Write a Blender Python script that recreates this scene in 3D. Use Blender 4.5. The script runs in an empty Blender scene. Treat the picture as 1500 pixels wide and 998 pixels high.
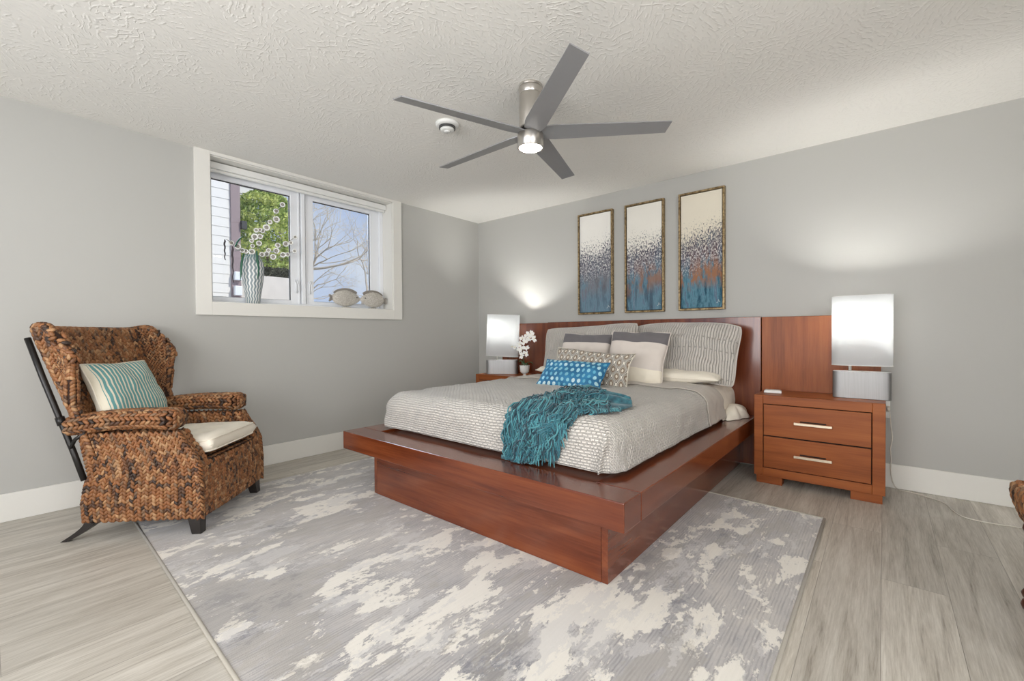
import bpy, bmesh, math, random
from mathutils import Vector, Matrix, noise as mn
random.seed(7)
sc = bpy.context.scene
C = sc.collection
PI = math.pi
R = math.radians

# ------------------------------------------------------------------ camera
cam_d = bpy.data.cameras.new('camera'); cam = bpy.data.objects.new('camera', cam_d); C.objects.link(cam)
F_PX = 648.45
cam_d.sensor_fit = 'HORIZONTAL'; cam_d.sensor_width = 36.0; cam_d.lens = F_PX / 1500 * 36
cam_d.clip_start = 0.02; cam_d.clip_end = 200
yaw, pitch, roll = -0.6980, -0.01357, -0.00608
fw = Vector((math.sin(yaw)*math.cos(pitch), math.cos(yaw)*math.cos(pitch), math.sin(pitch)))
r0 = Vector((math.cos(yaw), -math.sin(yaw), 0)); u0 = r0.cross(fw)
r1 = r0*math.cos(roll) + u0*math.sin(roll); u1 = -r0*math.sin(roll) + u0*math.cos(roll)
cam.matrix_world = Matrix(((r1.x, u1.x, -fw.x, 3.8625), (r1.y, u1.y, -fw.y, -3.9633), (r1.z, u1.z, -fw.z, 1.0582), (0, 0, 0, 1)))
sc.camera = cam
# ------------------------------------------------------------------ colour management
vs = sc.view_settings
vs.view_transform = 'Standard'; vs.look = 'None'; vs.gamma = 1.0; vs.use_curve_mapping = False
vs.exposure = 0.12
# ------------------------------------------------------------------ world: pale blue sky with thin clouds
W = bpy.data.worlds.new('sky'); sc.world = W; W.use_nodes = True
wn = W.node_tree.nodes; wl = W.node_tree.links; wn.clear()
wo = wn.new('ShaderNodeOutputWorld'); wb = wn.new('ShaderNodeBackground'); wl.new(wb.outputs[0], wo.inputs[0])
wc = wn.new('ShaderNodeTexCoord'); wnz = wn.new('ShaderNodeTexNoise'); wnz.inputs['Scale'].default_value = 3.2; wnz.inputs['Detail'].default_value = 6
wl.new(wc.outputs['Generated'], wnz.inputs['Vector'])
wr = wn.new('ShaderNodeValToRGB'); wl.new(wnz.outputs['Fac'], wr.inputs[0])
wr.color_ramp.elements[0].position = .42; wr.color_ramp.elements[0].color = (.27, .46, .92, 1)
wr.color_ramp.elements[1].position = .68; wr.color_ramp.elements[1].color = (.80, .87, 1, 1)
wl.new(wr.outputs[0], wb.inputs[0]); wb.inputs[1].default_value = .80
# ------------------------------------------------------------------ lights
def add_light(name, kind, loc, energy, color=(1, 1, 1), size=None, size_y=None, direction=None, **kw):
    d = bpy.data.lights.new(name, kind); d.energy = energy; d.color = color
    if kind == 'AREA':
        d.shape = 'RECTANGLE'; d.size = size; d.size_y = size_y
    o = bpy.data.objects.new(name, d); o.location = loc; C.objects.link(o)
    if direction is not None: o.rotation_euler = Vector(direction).to_track_quat('-Z', 'Y').to_euler()
    for k, v in kw.items(): setattr(d, k, v)
    return o
add_light('sun', 'SUN', (2, 3, 8), 2.7, (1, .95, .86), direction=(-.75, -.35, -.70), angle=R(1.0))
# added area lamp outside, above the view, boosting sky light through the window
add_light('sky_fill', 'AREA', (-1.9, -2.1, 3.9), 240, (.74, .84, 1), 3.2, 2.0, (1.0, -.0, -.95))
# added fill lamps, rear and side, shining in through invented openings out of view
add_light('rear_fill', 'AREA', (3.1, -6.3, 1.35), 140, (1, .985, .955), 3.3, 2.0, (.05, 1, .13))
add_light('side_fill', 'AREA', (6.1, -4.2, 1.3), 74, (1, .98, .95), 2.0, 2.0, (-1, .3, .06))

# ------------------------------------------------------------------ helpers
def tag(o, label=None, cat=None, group=None, kind=None):
    if label: o['label'] = label
    if cat: o['category'] = cat
    if group: o['group'] = group
    if kind: o['kind'] = kind
    return o
def empty(name, loc=(0, 0, 0), rot=(0, 0, 0), parent=None):
    o = bpy.data.objects.new(name, None); o.location = loc; o.rotation_euler = rot; o.empty_display_size = .1
    C.objects.link(o)
    if parent: o.parent = parent
    return o
class MB:
    def __init__(s): s.v = []; s.f = []; s.mi = []; s.uv = {}; s.col = None
    def add(s, vs, fs, mi=0):
        b = len(s.v); s.v += [tuple(v) for v in vs]; s.f += [tuple(b+i for i in f) for f in fs]; s.mi += [mi]*len(fs); return b
    def box(s, a, b, mi=0):
        x0, y0, z0 = a; x1, y1, z1 = b
        s.add([(x0,y0,z0),(x1,y0,z0),(x1,y1,z0),(x0,y1,z0),(x0,y0,z1),(x1,y0,z1),(x1,y1,z1),(x0,y1,z1)],
              [(0,3,2,1),(4,5,6,7),(0,1,5,4),(1,2,6,5),(2,3,7,6),(3,0,4,7)], mi)
    def lathe(s, prof, seg=32, c=(0,0,0), mi=0, axis='z'):
        n = len(prof); vs = []
        for r, z in prof:
            for k in range(seg):
                a = 2*PI*k/seg; p = (r*math.cos(a), r*math.sin(a), z)
                if axis == 'y': p = (p[0], p[2], p[1])
                if axis == 'x': p = (p[2], p[0], p[1])
                vs.append((p[0]+c[0], p[1]+c[1], p[2]+c[2]))
        fs = [(i*seg+k, i*seg+(k+1) % seg, (i+1)*seg+(k+1) % seg, (i+1)*seg+k) for i in range(n-1) for k in range(seg)]
        if prof[0][0] > 1e-6: fs.append(tuple(range(seg))[::-1])
        if prof[-1][0] > 1e-6: fs.append(tuple((n-1)*seg+k for k in range(seg)))
        s.add(vs, fs, mi)
    def tube(s, pts, rad, seg=8, mi=0, cap=True):
        pts = [Vector(p) for p in pts]; n = len(pts)
        rads = rad if isinstance(rad, (list, tuple)) else [rad]*n
        up = Vector((0, 0, 1)); vs = []
        t = (pts[1]-pts[0]).normalized()
        a = t.cross(up)
        if a.length < 1e-3: a = t.cross(Vector((1, 0, 0)))
        a.normalize()
        for i, p in enumerate(pts):
            t = (pts[min(i+1, n-1)]-pts[max(i-1, 0)])
            if t.length < 1e-9: t = Vector((0, 0, 1))
            t.normalize(); a = a - t*a.dot(t)
            if a.length < 1e-6: a = t.orthogonal()
            a.normalize(); b = t.cross(a)
            for k in range(seg):
                an = 2*PI*k/seg; vs.append(p + (a*math.cos(an)+b*math.sin(an))*rads[i])
        fs = [(i*seg+k, i*seg+(k+1) % seg, (i+1)*seg+(k+1) % seg, (i+1)*seg+k) for i in range(n-1) for k in range(seg)]
        if cap: fs += [tuple(range(seg))[::-1], tuple((n-1)*seg+k for k in range(seg))]
        s.add(vs, fs, mi)
    def grid(s, nu, nv, fn, mi=0, uvfn=None, closed_u=False):
        vs = []; cu = nu if closed_u else nu+1
        for j in range(nv+1):
            for i in range(cu): vs.append(fn(i/nu, j/nv))
        fs = []
        for j in range(nv):
            for i in range(nu):
                i2 = (i+1) % cu
                fs.append((j*cu+i, j*cu+i2, (j+1)*cu+i2, (j+1)*cu+i))
        b = s.add(vs, fs, mi)
        if uvfn:
            for j in range(nv+1):
                for i in range(cu): s.uv[b+j*cu+i] = uvfn(i/nu, j/nv)
        return b
    def prism(s, poly, z0, z1, mi=0, axis='z'):
        n = len(poly); vs = []
        for z in (z0, z1):
            for x, y in poly:
                vs.append((x, y, z) if axis == 'z' else (x, z, y) if axis == 'y' else (z, x, y))
        s.add(vs, [tuple(range(n))[::-1], tuple(range(n, 2*n))]+[(i, (i+1) % n, n+(i+1) % n, n+i) for i in range(n)], mi)
    def build(s, name, mats, parent=None, smooth=False, bevel=0, bseg=2, loc=None, rot=None, recalc=True, solid=0, sub=0, autosmooth=None):
        me = bpy.data.meshes.new(name); me.from_pydata(s.v, [], s.f)
        if not isinstance(mats, (list, tuple)): mats = [mats]
        for m in mats: me.materials.append(m)
        me.polygons.foreach_set('material_index', s.mi)
        if s.uv:
            ul = me.uv_layers.new(name='UVMap')
            for l in me.loops: ul.data[l.index].uv = s.uv.get(l.vertex_index, (0, 0))
        if s.col:
            ca = me.color_attributes.new('fibre', 'FLOAT_COLOR', 'POINT')
            for i, c in enumerate(s.col): ca.data[i].color = (c[0], c[1], c[2], 1)
        if recalc:
            bm = bmesh.new(); bm.from_mesh(me); bmesh.ops.recalc_face_normals(bm, faces=bm.faces); bm.to_mesh(me); bm.free()
        if smooth: me.polygons.foreach_set('use_smooth', [True]*len(me.polygons))
        me.update()
        o = bpy.data.objects.new(name, me); C.objects.link(o)
        if parent: o.parent = parent
        if loc: o.location = loc
        if rot: o.rotation_euler = rot
        if solid:
            m = o.modifiers.new('solid', 'SOLIDIFY'); m.thickness = solid; m.offset = 0
        if bevel:
            m = o.modifiers.new('bevel', 'BEVEL'); m.width = bevel; m.segments = bseg; m.limit_method = 'ANGLE'; m.angle_limit = R(40)
        if sub:
            m = o.modifiers.new('sub', 'SUBSURF'); m.levels = sub; m.render_levels = sub
        return o
def copy_tree(o, parent=None):
    c = o.copy(); C.objects.link(c)
    if parent: c.parent = parent
    for ch in list(o.children): copy_tree(ch, c)
    return c

# ------------------------------------------------------------------ materials
class NT:
    def __init__(s, name):
        s.m = bpy.data.materials.new(name); s.m.use_nodes = True
        s.n = s.m.node_tree.nodes; s.l = s.m.node_tree.links
        s.b = s.n['Principled BSDF']; s.out = s.n['Material Output']
    def node(s, t, **kw):
        n = s.n.new('ShaderNode'+t)
        for k, v in kw.items():
            if k.startswith('_'): setattr(n, k[1:], v)
            else:
                key = k.replace('__', ' ')
                sock = n.inputs[int(key[1:])] if key[0] == 'i' and key[1:].isdigit() else n.inputs[key]
                if isinstance(v, bpy.types.NodeSocket): s.l.new(v, sock)
                else: sock.default_value = v
        return n
    def math(s, op, a, b=None, c=None, clamp=False):
        n = s.n.new('ShaderNodeMath'); n.operation = op; n.use_clamp = clamp
        for i, v in enumerate((a, b, c)):
            if v is None: continue
            if isinstance(v, bpy.types.NodeSocket): s.l.new(v, n.inputs[i])
            else: n.inputs[i].default_value = v
        return n.outputs[0]
    def mapr(s, src='Object', scale=(1, 1, 1), loc=(0, 0, 0), rot=(0, 0, 0)):
        tc = s.n.new('ShaderNodeTexCoord'); mp = s.n.new('ShaderNodeMapping')
        s.l.new(tc.outputs[src], mp.inputs[0]); mp.inputs['Scale'].default_value = scale; mp.inputs['Location'].default_value = loc; mp.inputs['Rotation'].default_value = rot
        return mp.outputs[0]
    def noise(s, vec, scale, detail=4, rough=.5, dist=0):
        n = s.node('TexNoise', Vector=vec); n.inputs['Scale'].default_value = scale; n.inputs['Detail'].default_value = detail
        n.inputs['Roughness'].default_value = rough; n.inputs['Distortion'].default_value = dist
        return n.outputs['Fac']
    def ramp(s, fac, stops, interp='LINEAR'):
        n = s.n.new('ShaderNodeValToRGB'); s.l.new(fac, n.inputs[0]); cr = n.color_ramp; cr.interpolation = interp
        while len(cr.elements) < len(stops): cr.elements.new(.5)
        for e, (p, c) in zip(cr.elements, stops):
            e.position = p; e.color = (c, c, c, 1) if isinstance(c, (int, float)) else (*c[:3], 1)
        return n.outputs[0]
    def mix(s, fac, a, b, blend='MIX'):
        n = s.n.new('ShaderNodeMix'); n.data_type = 'RGBA'; n.blend_type = blend
        for k, v in ((0, fac), (6, a), (7, b)):
            if isinstance(v, bpy.types.NodeSocket): s.l.new(v, n.inputs[k])
            elif k == 0: n.inputs[0].default_value = v
            else: n.inputs[k].default_value = (*v[:3], 1)
        return n.outputs[2]
    def color(s, v):
        if isinstance(v, bpy.types.NodeSocket): s.l.new(v, s.b.inputs['Base Color'])
        else: s.b.inputs['Base Color'].default_value = (*v, 1)
        return s
    def set(s, **kw):
        for k, v in kw.items():
            k = k.replace('_', ' ')
            if isinstance(v, bpy.types.NodeSocket): s.l.new(v, s.b.inputs[k])
            else: s.b.inputs[k].default_value = v
        return s
    def bump(s, h, strength=.3, dist=.01):
        n = s.n.new('ShaderNodeBump'); n.inputs['Strength'].default_value = strength; n.inputs['Distance'].default_value = dist
        s.l.new(h, n.inputs['Height']); s.l.new(n.outputs[0], s.b.inputs['Normal']); return s
def srgb(r, g, b):
    f = lambda c: (c/255/12.92) if c/255 <= .04045 else ((c/255+.055)/1.055)**2.4
    return (f(r), f(g), f(b))
def plain(name, col, rough=.5, metal=0, var=.04, scale=40, bump=0, coat=0):
    t = NT(name); v = t.mapr(); n = t.noise(v, scale, 3)
    c2 = tuple(min(1, c*(1+var)) for c in col); c1 = tuple(c*(1-var) for c in col)
    t.color(t.mix(n, c1, c2)); t.set(Roughness=rough, Metallic=metal)
    if coat: t.set(Coat_Weight=coat, Coat_Roughness=.08)
    if bump: t.bump(n, bump, .002)
    return t.m
def wall_mat(name, col):
    t = NT(name); v = t.mapr(); n = t.noise(v, 180, 3)
    t.color(col); t.set(Roughness=.62, Specular_IOR_Level=.3); t.bump(n, .06, .001); return t.m
M = {}
M['wall'] = wall_mat('painted_wall', srgb(183, 182, 177))
M['trim'] = plain('white_trim', srgb(228, 226, 219), .4, var=.01)
M['white_vinyl'] = plain('white_vinyl', srgb(238, 240, 243), .35, var=.01)

def ceiling_mat():
    t = NT('stomped_plaster'); v = t.mapr()
    base = t.noise(v, 5.0, 3)
    dist = t.node('VectorMath', _operation='SCALE', i0=t.node('TexNoise', Vector=v, Scale=3.5, Detail=2.0).outputs['Color']); dist.inputs['Scale'].default_value = .10
    v2 = t.node('VectorMath', _operation='ADD', i0=v, i1=dist.outputs[0]).outputs[0]
    hs = None
    for k, (sc_, off) in enumerate(((5.5, 0), (8.0, 3.7))):
        mp = t.node('Mapping', i0=v2); mp.inputs['Location'].default_value = (off, off*.7, 0)
        vo = t.node('TexVoronoi', Vector=mp.outputs[0], Scale=sc_); vo.voronoi_dimensions = '2D'
        ang = t.math('MULTIPLY', t.node('SeparateColor', i0=vo.outputs['Color']).outputs[0], 3.6)
        sx = t.node('SeparateXYZ', i0=mp.outputs[0])
        c = t.math('ADD', t.math('MULTIPLY', sx.outputs[0], t.math('COSINE', ang)), t.math('MULTIPLY', sx.outputs[1], t.math('SINE', ang)))
        c = t.math('ADD', c, t.math('MULTIPLY', t.noise(v, 14, 3), .05))
        s_ = t.math('SINE', t.math('MULTIPLY', c, 190.0 if k == 0 else 240.0))
        s_ = t.math('POWER', t.math('MAXIMUM', s_, 0.0), 3.0)
        brk = t.math('GREATER_THAN', t.noise(v, 30+9*k, 2), .5)
        h = t.math('MULTIPLY', s_, brk)
        hs = h if hs is None else t.math('MAXIMUM', hs, h)
    t.color(srgb(238, 236, 230)); t.set(Roughness=.8, Specular_IOR_Level=.2)
    t.bump(hs, .27, .006); return t.m
M['ceiling'] = ceiling_mat()

def floor_mat():
    t = NT('grey_oak_plank'); 
    v = t.mapr(rot=(0, 0, R(90)), loc=(0, .13, 0))       # planks run along world y
    br = t.n.new('ShaderNodeTexBrick'); t.l.new(v, br.inputs[0])
    br.inputs['Scale'].default_value = 1.0; br.inputs['Brick Width'].default_value = 1.5; br.inputs['Row Height'].default_value = .21
    br.inputs['Mortar Size'].default_value = .0012; br.inputs['Mortar Smooth'].default_value = .3; br.offset = .37; br.squash = 1
    br.inputs['Color1'].default_value = (0, 0, 0, 1); br.inputs['Color2'].default_value = (1, 1, 1, 1); br.inputs['Mortar'].default_value = (.5, .5, .5, 1)
    tone = t.node('SeparateColor', i0=br.outputs['Color']).outputs[0]
    off = t.node('CombineXYZ', i0=t.math('MULTIPLY', tone, 17.0), i1=t.math('MULTIPLY', tone, 5.0), i2=0.0)
    vg = t.node('VectorMath', _operation='ADD', i0=t.mapr(scale=(9, .55, 1)), i1=off.outputs[0]).outputs[0]
    g1 = t.noise(vg, 2.2, 7, .62, 1.1)
    vg2 = t.node('VectorMath', _operation='ADD', i0=t.mapr(scale=(75, 3.2, 1)), i1=off.outputs[0]).outputs[0]
    g2 = t.noise(vg2, 2.5, 5, .7)
    g = t.math('ADD', t.math('MULTIPLY', g1, .60), t.math('MULTIPLY', g2, .40))
    c = t.ramp(g, [(.30, srgb(138, 130, 119)), (.44, srgb(182, 175, 163)), (.58, srgb(207, 201, 190)), (.75, srgb(224, 219, 209))])
    tc = t.ramp(tone, [(0, .86), (.5, .96), (1, 1.06)])
    c = t.mix(1.0, c, tc, 'MULTIPLY')
    # knots
    vk = t.node('VectorMath', _operation='ADD', i0=t.mapr(scale=(2.6, .9, 1)), i1=off.outputs[0]).outputs[0]
    vo = t.node('TexVoronoi', Vector=vk, Scale=1.0); k = t.ramp(vo.outputs['Distance'], [(.02, 1.0), (.085, 0.0)])
    c = t.mix(t.math('MULTIPLY', k, .45), c, srgb(104, 94, 84))
    c = t.mix(t.math('MULTIPLY', br.outputs['Fac'], .55), c, srgb(92, 86, 78))
    t.color(c); t.set(Roughness=t.ramp(g2, [(.3, .46), (.7, .34)]), Specular_IOR_Level=.4)
    t.bump(t.math('SUBTRACT', g, t.math('MULTIPLY', br.outputs['Fac'], .6)), .35, .004); return t.m
M['floor'] = floor_mat()

def wood_mat(name, stops, axis='x', rough=.24, coat=.45, scale=1.0):
    t = NT(name)
    s = {'x': (1.1, 7, 12), 'y': (7, 1.1, 12), 'z': (12, 7, 1.1)}[axis]
    v = t.mapr(scale=tuple(q*scale for q in s)); s2 = tuple(q*5 if q > 5 else q*2 for q in s)
    g1 = t.noise(v, 1.4, 6, .55, .3); g2 = t.noise(t.mapr(scale=s2), 2.0, 3, .6)
    g = t.math('ADD', t.math('MULTIPLY', g1, .75), t.math('MULTIPLY', g2, .25))
    t.color(t.ramp(g, stops)); t.set(Roughness=rough, Coat_Weight=coat, Coat_Roughness=.12, Specular_IOR_Level=.5)
    t.bump(g2, .03, .001)
    if 'nightstand' in name: t.set(Specular_IOR_Level=.28)
    return t.m
CH = [(.30, srgb(80, 32, 14)), (.5, srgb(108, 51, 25)), (.7, srgb(130, 68, 36))]
M['cherry_x'] = wood_mat('cherry_wood_x', CH, 'x')
M['cherry_y'] = wood_mat('cherry_wood_y', CH, 'y')
M['cherry_z'] = wood_mat('cherry_wood_z', CH, 'z')
CL = [(.30, srgb(120, 60, 25)), (.5, srgb(146, 79, 36)), (.7, srgb(162, 93, 46))]
M['stand_x'] = wood_mat('nightstand_wood_x', CL, 'x', .42, .06)
M['stand_z'] = wood_mat('nightstand_wood_z', CL, 'z', .42, .06)
M['dark_gap'] = plain('dark_recess', (.012, .008, .006), .9)
M['black'] = plain('black_lacquer', (.022, .018, .016), .3, var=.15)
M['black_metal'] = plain('black_metal', (.03, .028, .027), .35, .6)
M['turned'] = plain('dark_turned_wood', srgb(74, 40, 28), .3, var=.2, coat=.4)
M['nickel'] = plain('brushed_nickel', (.60, .57, .53), .3, 1.0, var=.03, scale=10)
M['blade'] = plain('silver_blade', (.33, .33, .335), .42, .35, var=.02)
M['champagne'] = plain('champagne_metal', (.80, .68, .52), .3, .85)
M['gold'] = NT('antique_gold')
_v = M['gold'].mapr(); _n = M['gold'].noise(_v, 60, 4)
M['gold'].color(M['gold'].ramp(_n, [(.35, srgb(104, 84, 54)), (.6, srgb(168, 146, 108))])); M['gold'].set(Metallic=.6, Roughness=.42); M['gold'].bump(_n, .4, .003)
M['gold'] = M['gold'].m
M['plastic'] = plain('white_plastic', srgb(232, 232, 228), .4, var=.01)
M['dark_plastic'] = plain('grey_plastic_slot', (.05, .05, .05), .6)
def emis(name, col, st):
    t = NT(name); t.color((.9, .9, .9)); t.b.inputs['Emission Color'].default_value = (*col, 1); t.b.inputs['Emission Strength'].default_value = st; return t.m
M['fan_light'] = emis('frosted_fan_lens', (1, .95, .86), 16.0)
M['bulb'] = emis('glowing_bulb', (1, .99, .96), 640.0)
def glass_mat():
    t = NT('window_glass'); t.n.remove(t.b)
    tr = t.n.new('ShaderNodeBsdfTransparent'); gl = t.n.new('ShaderNodeBsdfGlossy'); gl.inputs['Roughness'].default_value = .02
    fr = t.n.new('ShaderNodeFresnel'); fr.inputs[0].default_value = 1.45; mx = t.n.new('ShaderNodeMixShader')
    tr.inputs[0].default_value = (.96, .975, .98, 1)
    t.l.new(fr.outputs[0], mx.inputs[0]); t.l.new(tr.outputs[0], mx.inputs[1]); t.l.new(gl.outputs[0], mx.inputs[2]); t.l.new(mx.outputs[0], t.out.inputs[0]); return t.m
M['glass'] = glass_mat()
def shade_mat():
    t = NT('white_lamp_shade'); t.n.remove(t.b)
    d = t.n.new('ShaderNodeBsdfDiffuse'); d.inputs[0].default_value = (.93, .94, .94, 1)
    tl = t.n.new('ShaderNodeBsdfTranslucent'); tl.inputs[0].default_value = (.95, .96, .96, 1)
    v = t.mapr(scale=(1, 1, 1)); n = t.noise(v, 300, 2)
    mx = t.n.new('ShaderNodeMixShader'); t.l.new(t.math('ADD', t.math('MULTIPLY', n, .04), .5), mx.inputs[0])
    t.l.new(d.outputs[0], mx.inputs[1]); t.l.new(tl.outputs[0], mx.inputs[2]); t.l.new(mx.outputs[0], t.out.inputs[0]); return t.m
M['shade'] = shade_mat()
def fabric(name, col, rough=.9, scale=500, var=.1, bump=.2, sheen=.2):
    t = NT(name); v = t.mapr(); n = t.noise(v, scale, 2); n2 = t.noise(v, 12, 3)
    c = t.mix(n, tuple(q*(1-var) for q in col), tuple(min(1, q*(1+var)) for q in col))
    t.color(c); t.set(Roughness=rough, Sheen_Weight=sheen, Specular_IOR_Level=.2)
    t.bump(t.math('ADD', n, t.math('MULTIPLY', n2, 2.0)), bump, .002); return t.m
M['cream_fabric'] = fabric('cream_cotton', srgb(236, 228, 212))
M['mattress'] = fabric('mattress_cloth', srgb(225, 222, 214))
M['band'] = fabric('taupe_reverse_cloth', srgb(186, 178, 168))
M['teal_yarn'] = NT('teal_yarn'); _t = M['teal_yarn']; _v = _t.mapr(); _n = _t.noise(_v, 26, 4)
_t.color(_t.ramp(_n, [(.35, srgb(16, 66, 80)), (.52, srgb(32, 94, 108)), (.70, srgb(62, 126, 136))])); _t.set(Roughness=.75, Sheen_Weight=.3); M['teal_yarn'] = _t.m

def quilt_mat(name, dark, light, su=1.0, mode='quilt'):
    t = NT(name); uv = t.mapr('UV', rot=(0, 0, 0 if mode == 'quilt' else PI/2))
    d = t.node('VectorMath', _operation='SCALE', i0=t.node('TexNoise', Vector=uv, Scale=9.0, Detail=3.0).outputs['Color']); d.inputs['Scale'].default_value = .016
    v = t.node('VectorMath', _operation='ADD', i0=uv, i1=d.outputs[0]).outputs[0]
    br = t.n.new('ShaderNodeTexBrick'); t.l.new(v, br.inputs[0])
    br.inputs['Scale'].default_value = 1.0
    if mode == 'quilt': br.inputs['Brick Width'].default_value = .030; br.inputs['Row Height'].default_value = .0145; br.offset = .5
    else: br.inputs['Brick Width'].default_value = .30; br.inputs['Row Height'].default_value = .020; br.offset = .31
    br.inputs['Mortar Size'].default_value = .0042; br.inputs['Mortar Smooth'].default_value = 1.0
    n = t.noise(uv, 70, 4, .6); n2 = t.noise(uv, 5, 2)
    h = t.math('ADD', t.math('SUBTRACT', 1.0, br.outputs['Fac']), t.math('MULTIPLY', n, .8))
    c = t.mix(n2, dark, light); c = t.mix(t.math('MULTIPLY', br.outputs['Fac'], .28), c, tuple(q*.62 for q in dark))
    t.color(c); t.set(Roughness=.72, Sheen_Weight=.25, Specular_IOR_Level=.3); t.bump(h, 1.0, .008); return t.m
M['quilt'] = quilt_mat('grey_quilt', srgb(206, 200, 192), srgb(224, 218, 209))
M['sham'] = quilt_mat('grey_sham_quilt', srgb(184, 178, 170), srgb(202, 196, 188), mode='sham')

def weave_mat():
    t = NT('braided_seagrass'); a = t.n.new('ShaderNodeVertexColor'); a.layer_name = 'fibre'
    v = t.mapr(); n = t.noise(v, 220, 3, .6)
    c = t.mix(t.math('MULTIPLY', n, .55), a.outputs[0], srgb(56, 38, 28))
    t.color(c); t.set(Roughness=.5, Specular_IOR_Level=.4); t.bump(n, .5, .002); return t.m
M['weave'] = weave_mat()
M['weave_back'] = plain('seagrass_core', srgb(52, 32, 22), .9)

# ------------------------------------------------------------------ room shell
H = 2.44; XR = 5.6; YB = -5.6
def struct(o): o['kind'] = 'structure'; return o
b = MB(); b.box((-.25, YB-.2, -.1), (XR+.2, .2, 0)); struct(b.build('floor', M['floor']))
b = MB(); b.box((-.25, YB-.2, H), (XR+.2, .2, H+.12)); struct(b.build('ceiling', M['ceiling']))
WY0, WY1, WZ0, WZ1 = -2.865, -1.26, 1.313, 2.415     # window opening
b = MB()
b.box((-.25, YB-.2, 0), (0, WY0, H)); b.box((-.25, WY1, 0), (0, .2, H)); b.box((-.25, WY0, 0), (0, WY1, WZ0)); b.box((-.25, WY0, WZ1), (0, WY1, H))
struct(b.build('wall_left', M['wall']))
b = MB(); b.box((0, 0, 0), (XR+.2, .2, H)); struct(b.build('wall_back', M['wall']))
b = MB()   # right wall, with an unseen opening added to admit the side fill lamp
b.box((XR, -3.2, 0), (XR+.2, 0, H)); b.box((XR, YB, 0), (XR+.2, -5.2, H)); b.box((XR, -5.2, 2.15), (XR+.2, -3.2, H)); b.box((XR, -5.2, 0), (XR+.2, -3.2, .35))
struct(b.build('wall_right', M['wall']))
b = MB()  # rear wall, its unseen wide opening added to admit the rear fill lamp
b.box((0, YB-.2, 0), (.55, YB, H)); b.box((4.75, YB-.2, 0), (XR+.2, YB, H)); b.box((.55, YB-.2, 0), (4.75, YB, .5)); b.box((.55, YB-.2, 2.2), (4.75, YB, H))
struct(b.build('wall_rear', M['wall']))
BBH = .166
def baseboard(name, poly):
    b = MB(); b.prism(poly, 0, BBH-.004); 
    struct(b.build(name, M['trim'], bevel=.004))
T = .015
baseboard('baseboard_left', [(0, YB), (T, YB), (T, 0), (0, 0)])
baseboard('baseboard_back', [(T, -T), (XR, -T), (XR, 0), (T, 0)])
baseboard('baseboard_right', [(XR-T, YB), (XR, YB), (XR, -T), (XR-T, -T)])

# ------------------------------------------------------------------ window
win = struct(empty('window_1', (0, -2.06, WZ0)))
def wl_(b, name, mat, **k):
    o = b.build(name, mat, parent=win, **k); o.matrix_parent_inverse = Matrix.Translation((0, 2.06, -WZ0)); return o
b = MB()   # casing on the wall
b.box((0, -2.965, 1.218), (.022, WY0, H)); b.box((0, WY1, 1.218), (.022, -1.160, H)); b.box((0, WY0, 1.218), (.022, WY1, WZ0)); b.box((0, WY0, WZ1), (.022, WY1, H))
wl_(b, 'casing', M['trim'], bevel=.002)
b = MB()   # jamb lining and sill board
b.box((-.25, WY0, WZ0), (.012, WY1, WZ0+.006)); b.box((-.25, WY0, WZ0), (.004, WY0+.006, WZ1)); b.box((-.25, WY1-.006, WZ0), (.004, WY1, WZ1)); b.box((-.25, WY0, WZ1-.006), (.004, WY1, WZ1))
wl_(b, 'jamb_lining', M['trim'])
b = MB()   # fixed frame
fx0, fx1 = -.235, -.155
b.box((fx0, WY0+.006, WZ0+.006), (fx1, WY0+.045, WZ1-.006)); b.box((fx0, WY1-.045, WZ0+.006), (fx1, WY1-.006, WZ1-.006))
b.box((fx0, WY0+.045, WZ0+.006), (fx1, WY1-.045, WZ0+.030)); b.box((fx0, WY0+.045, WZ1-.045), (fx1, WY1-.045, WZ1-.006))
b.box((fx0, -2.115, WZ0+.03), (fx1, -2.080, WZ1-.045))
wl_(b, 'window_frame', M['white_vinyl'], bevel=.004)
panes = [(-2.805, -2.2), (-1.996, -1.402)]
for k, (g0, g1) in enumerate(panes):
    s0 = (WY0+.045, -2.115)[0] if k == 0 else -2.080; s1 = -2.115 if k == 0 else WY1-.045
    z0, z1 = WZ0+.03, WZ1-.045; gz0, gz1 = 1.374, 2.303; x0, x1 = -.225, -.178
    b = MB()
    b.box((x0, s0, z0), (x1, g0, z1)); b.box((x0, g1, z0), (x1, s1, z1)); b.box((x0, g0, z0), (x1, g1, gz0)); b.box((x0, g0, gz1), (x1, g1, z1))
    for e in (.012, .026):       # stepped profile lines on the stiles
        b.box((x1, s0+.004, z0+.004), (x1+.006, s0+e, z1-.004)) if k else b.box((x1, s1-e, z0+.004), (x1+.006, s1-.004, z1-.004))
    sash = wl_(b, 'window_sash', M['white_vinyl'], bevel=.003)
    g = .006; b = MB()
    b.box((-.205, g0, gz0), (-.195, g0+g, gz1)); b.box((-.205, g1-g, gz0), (-.195, g1, gz1)); b.box((-.205, g0, gz1-g), (-.195, g1, gz1)); b.box((-.205, g0, gz0), (-.195, g1, gz0+.003))
    o = b.build('glazing_gasket', M['black'], parent=sash)
    b = MB(); b.box((-.203, g0+.001, gz0+.001), (-.199, g1-.001, gz1-.001)); b.build('pane', M['glass'], parent=sash)
    hy = -2.158 if k == 0 else -2.038
    b = MB(); b.box((-.178, hy-.010, 1.44), (-.170, hy+.010, 1.56)); b.tube([(-.172, hy, 1.545), (-.155, hy, 1.55), (-.140, hy+.003, 1.52), (-.143, hy+.006, 1.47), (-.150, hy+.006, 1.45)], [.006, .006, .006, .006, .004], 8)
    b.build('handle', M['white_vinyl'], parent=sash, smooth=True)
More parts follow.
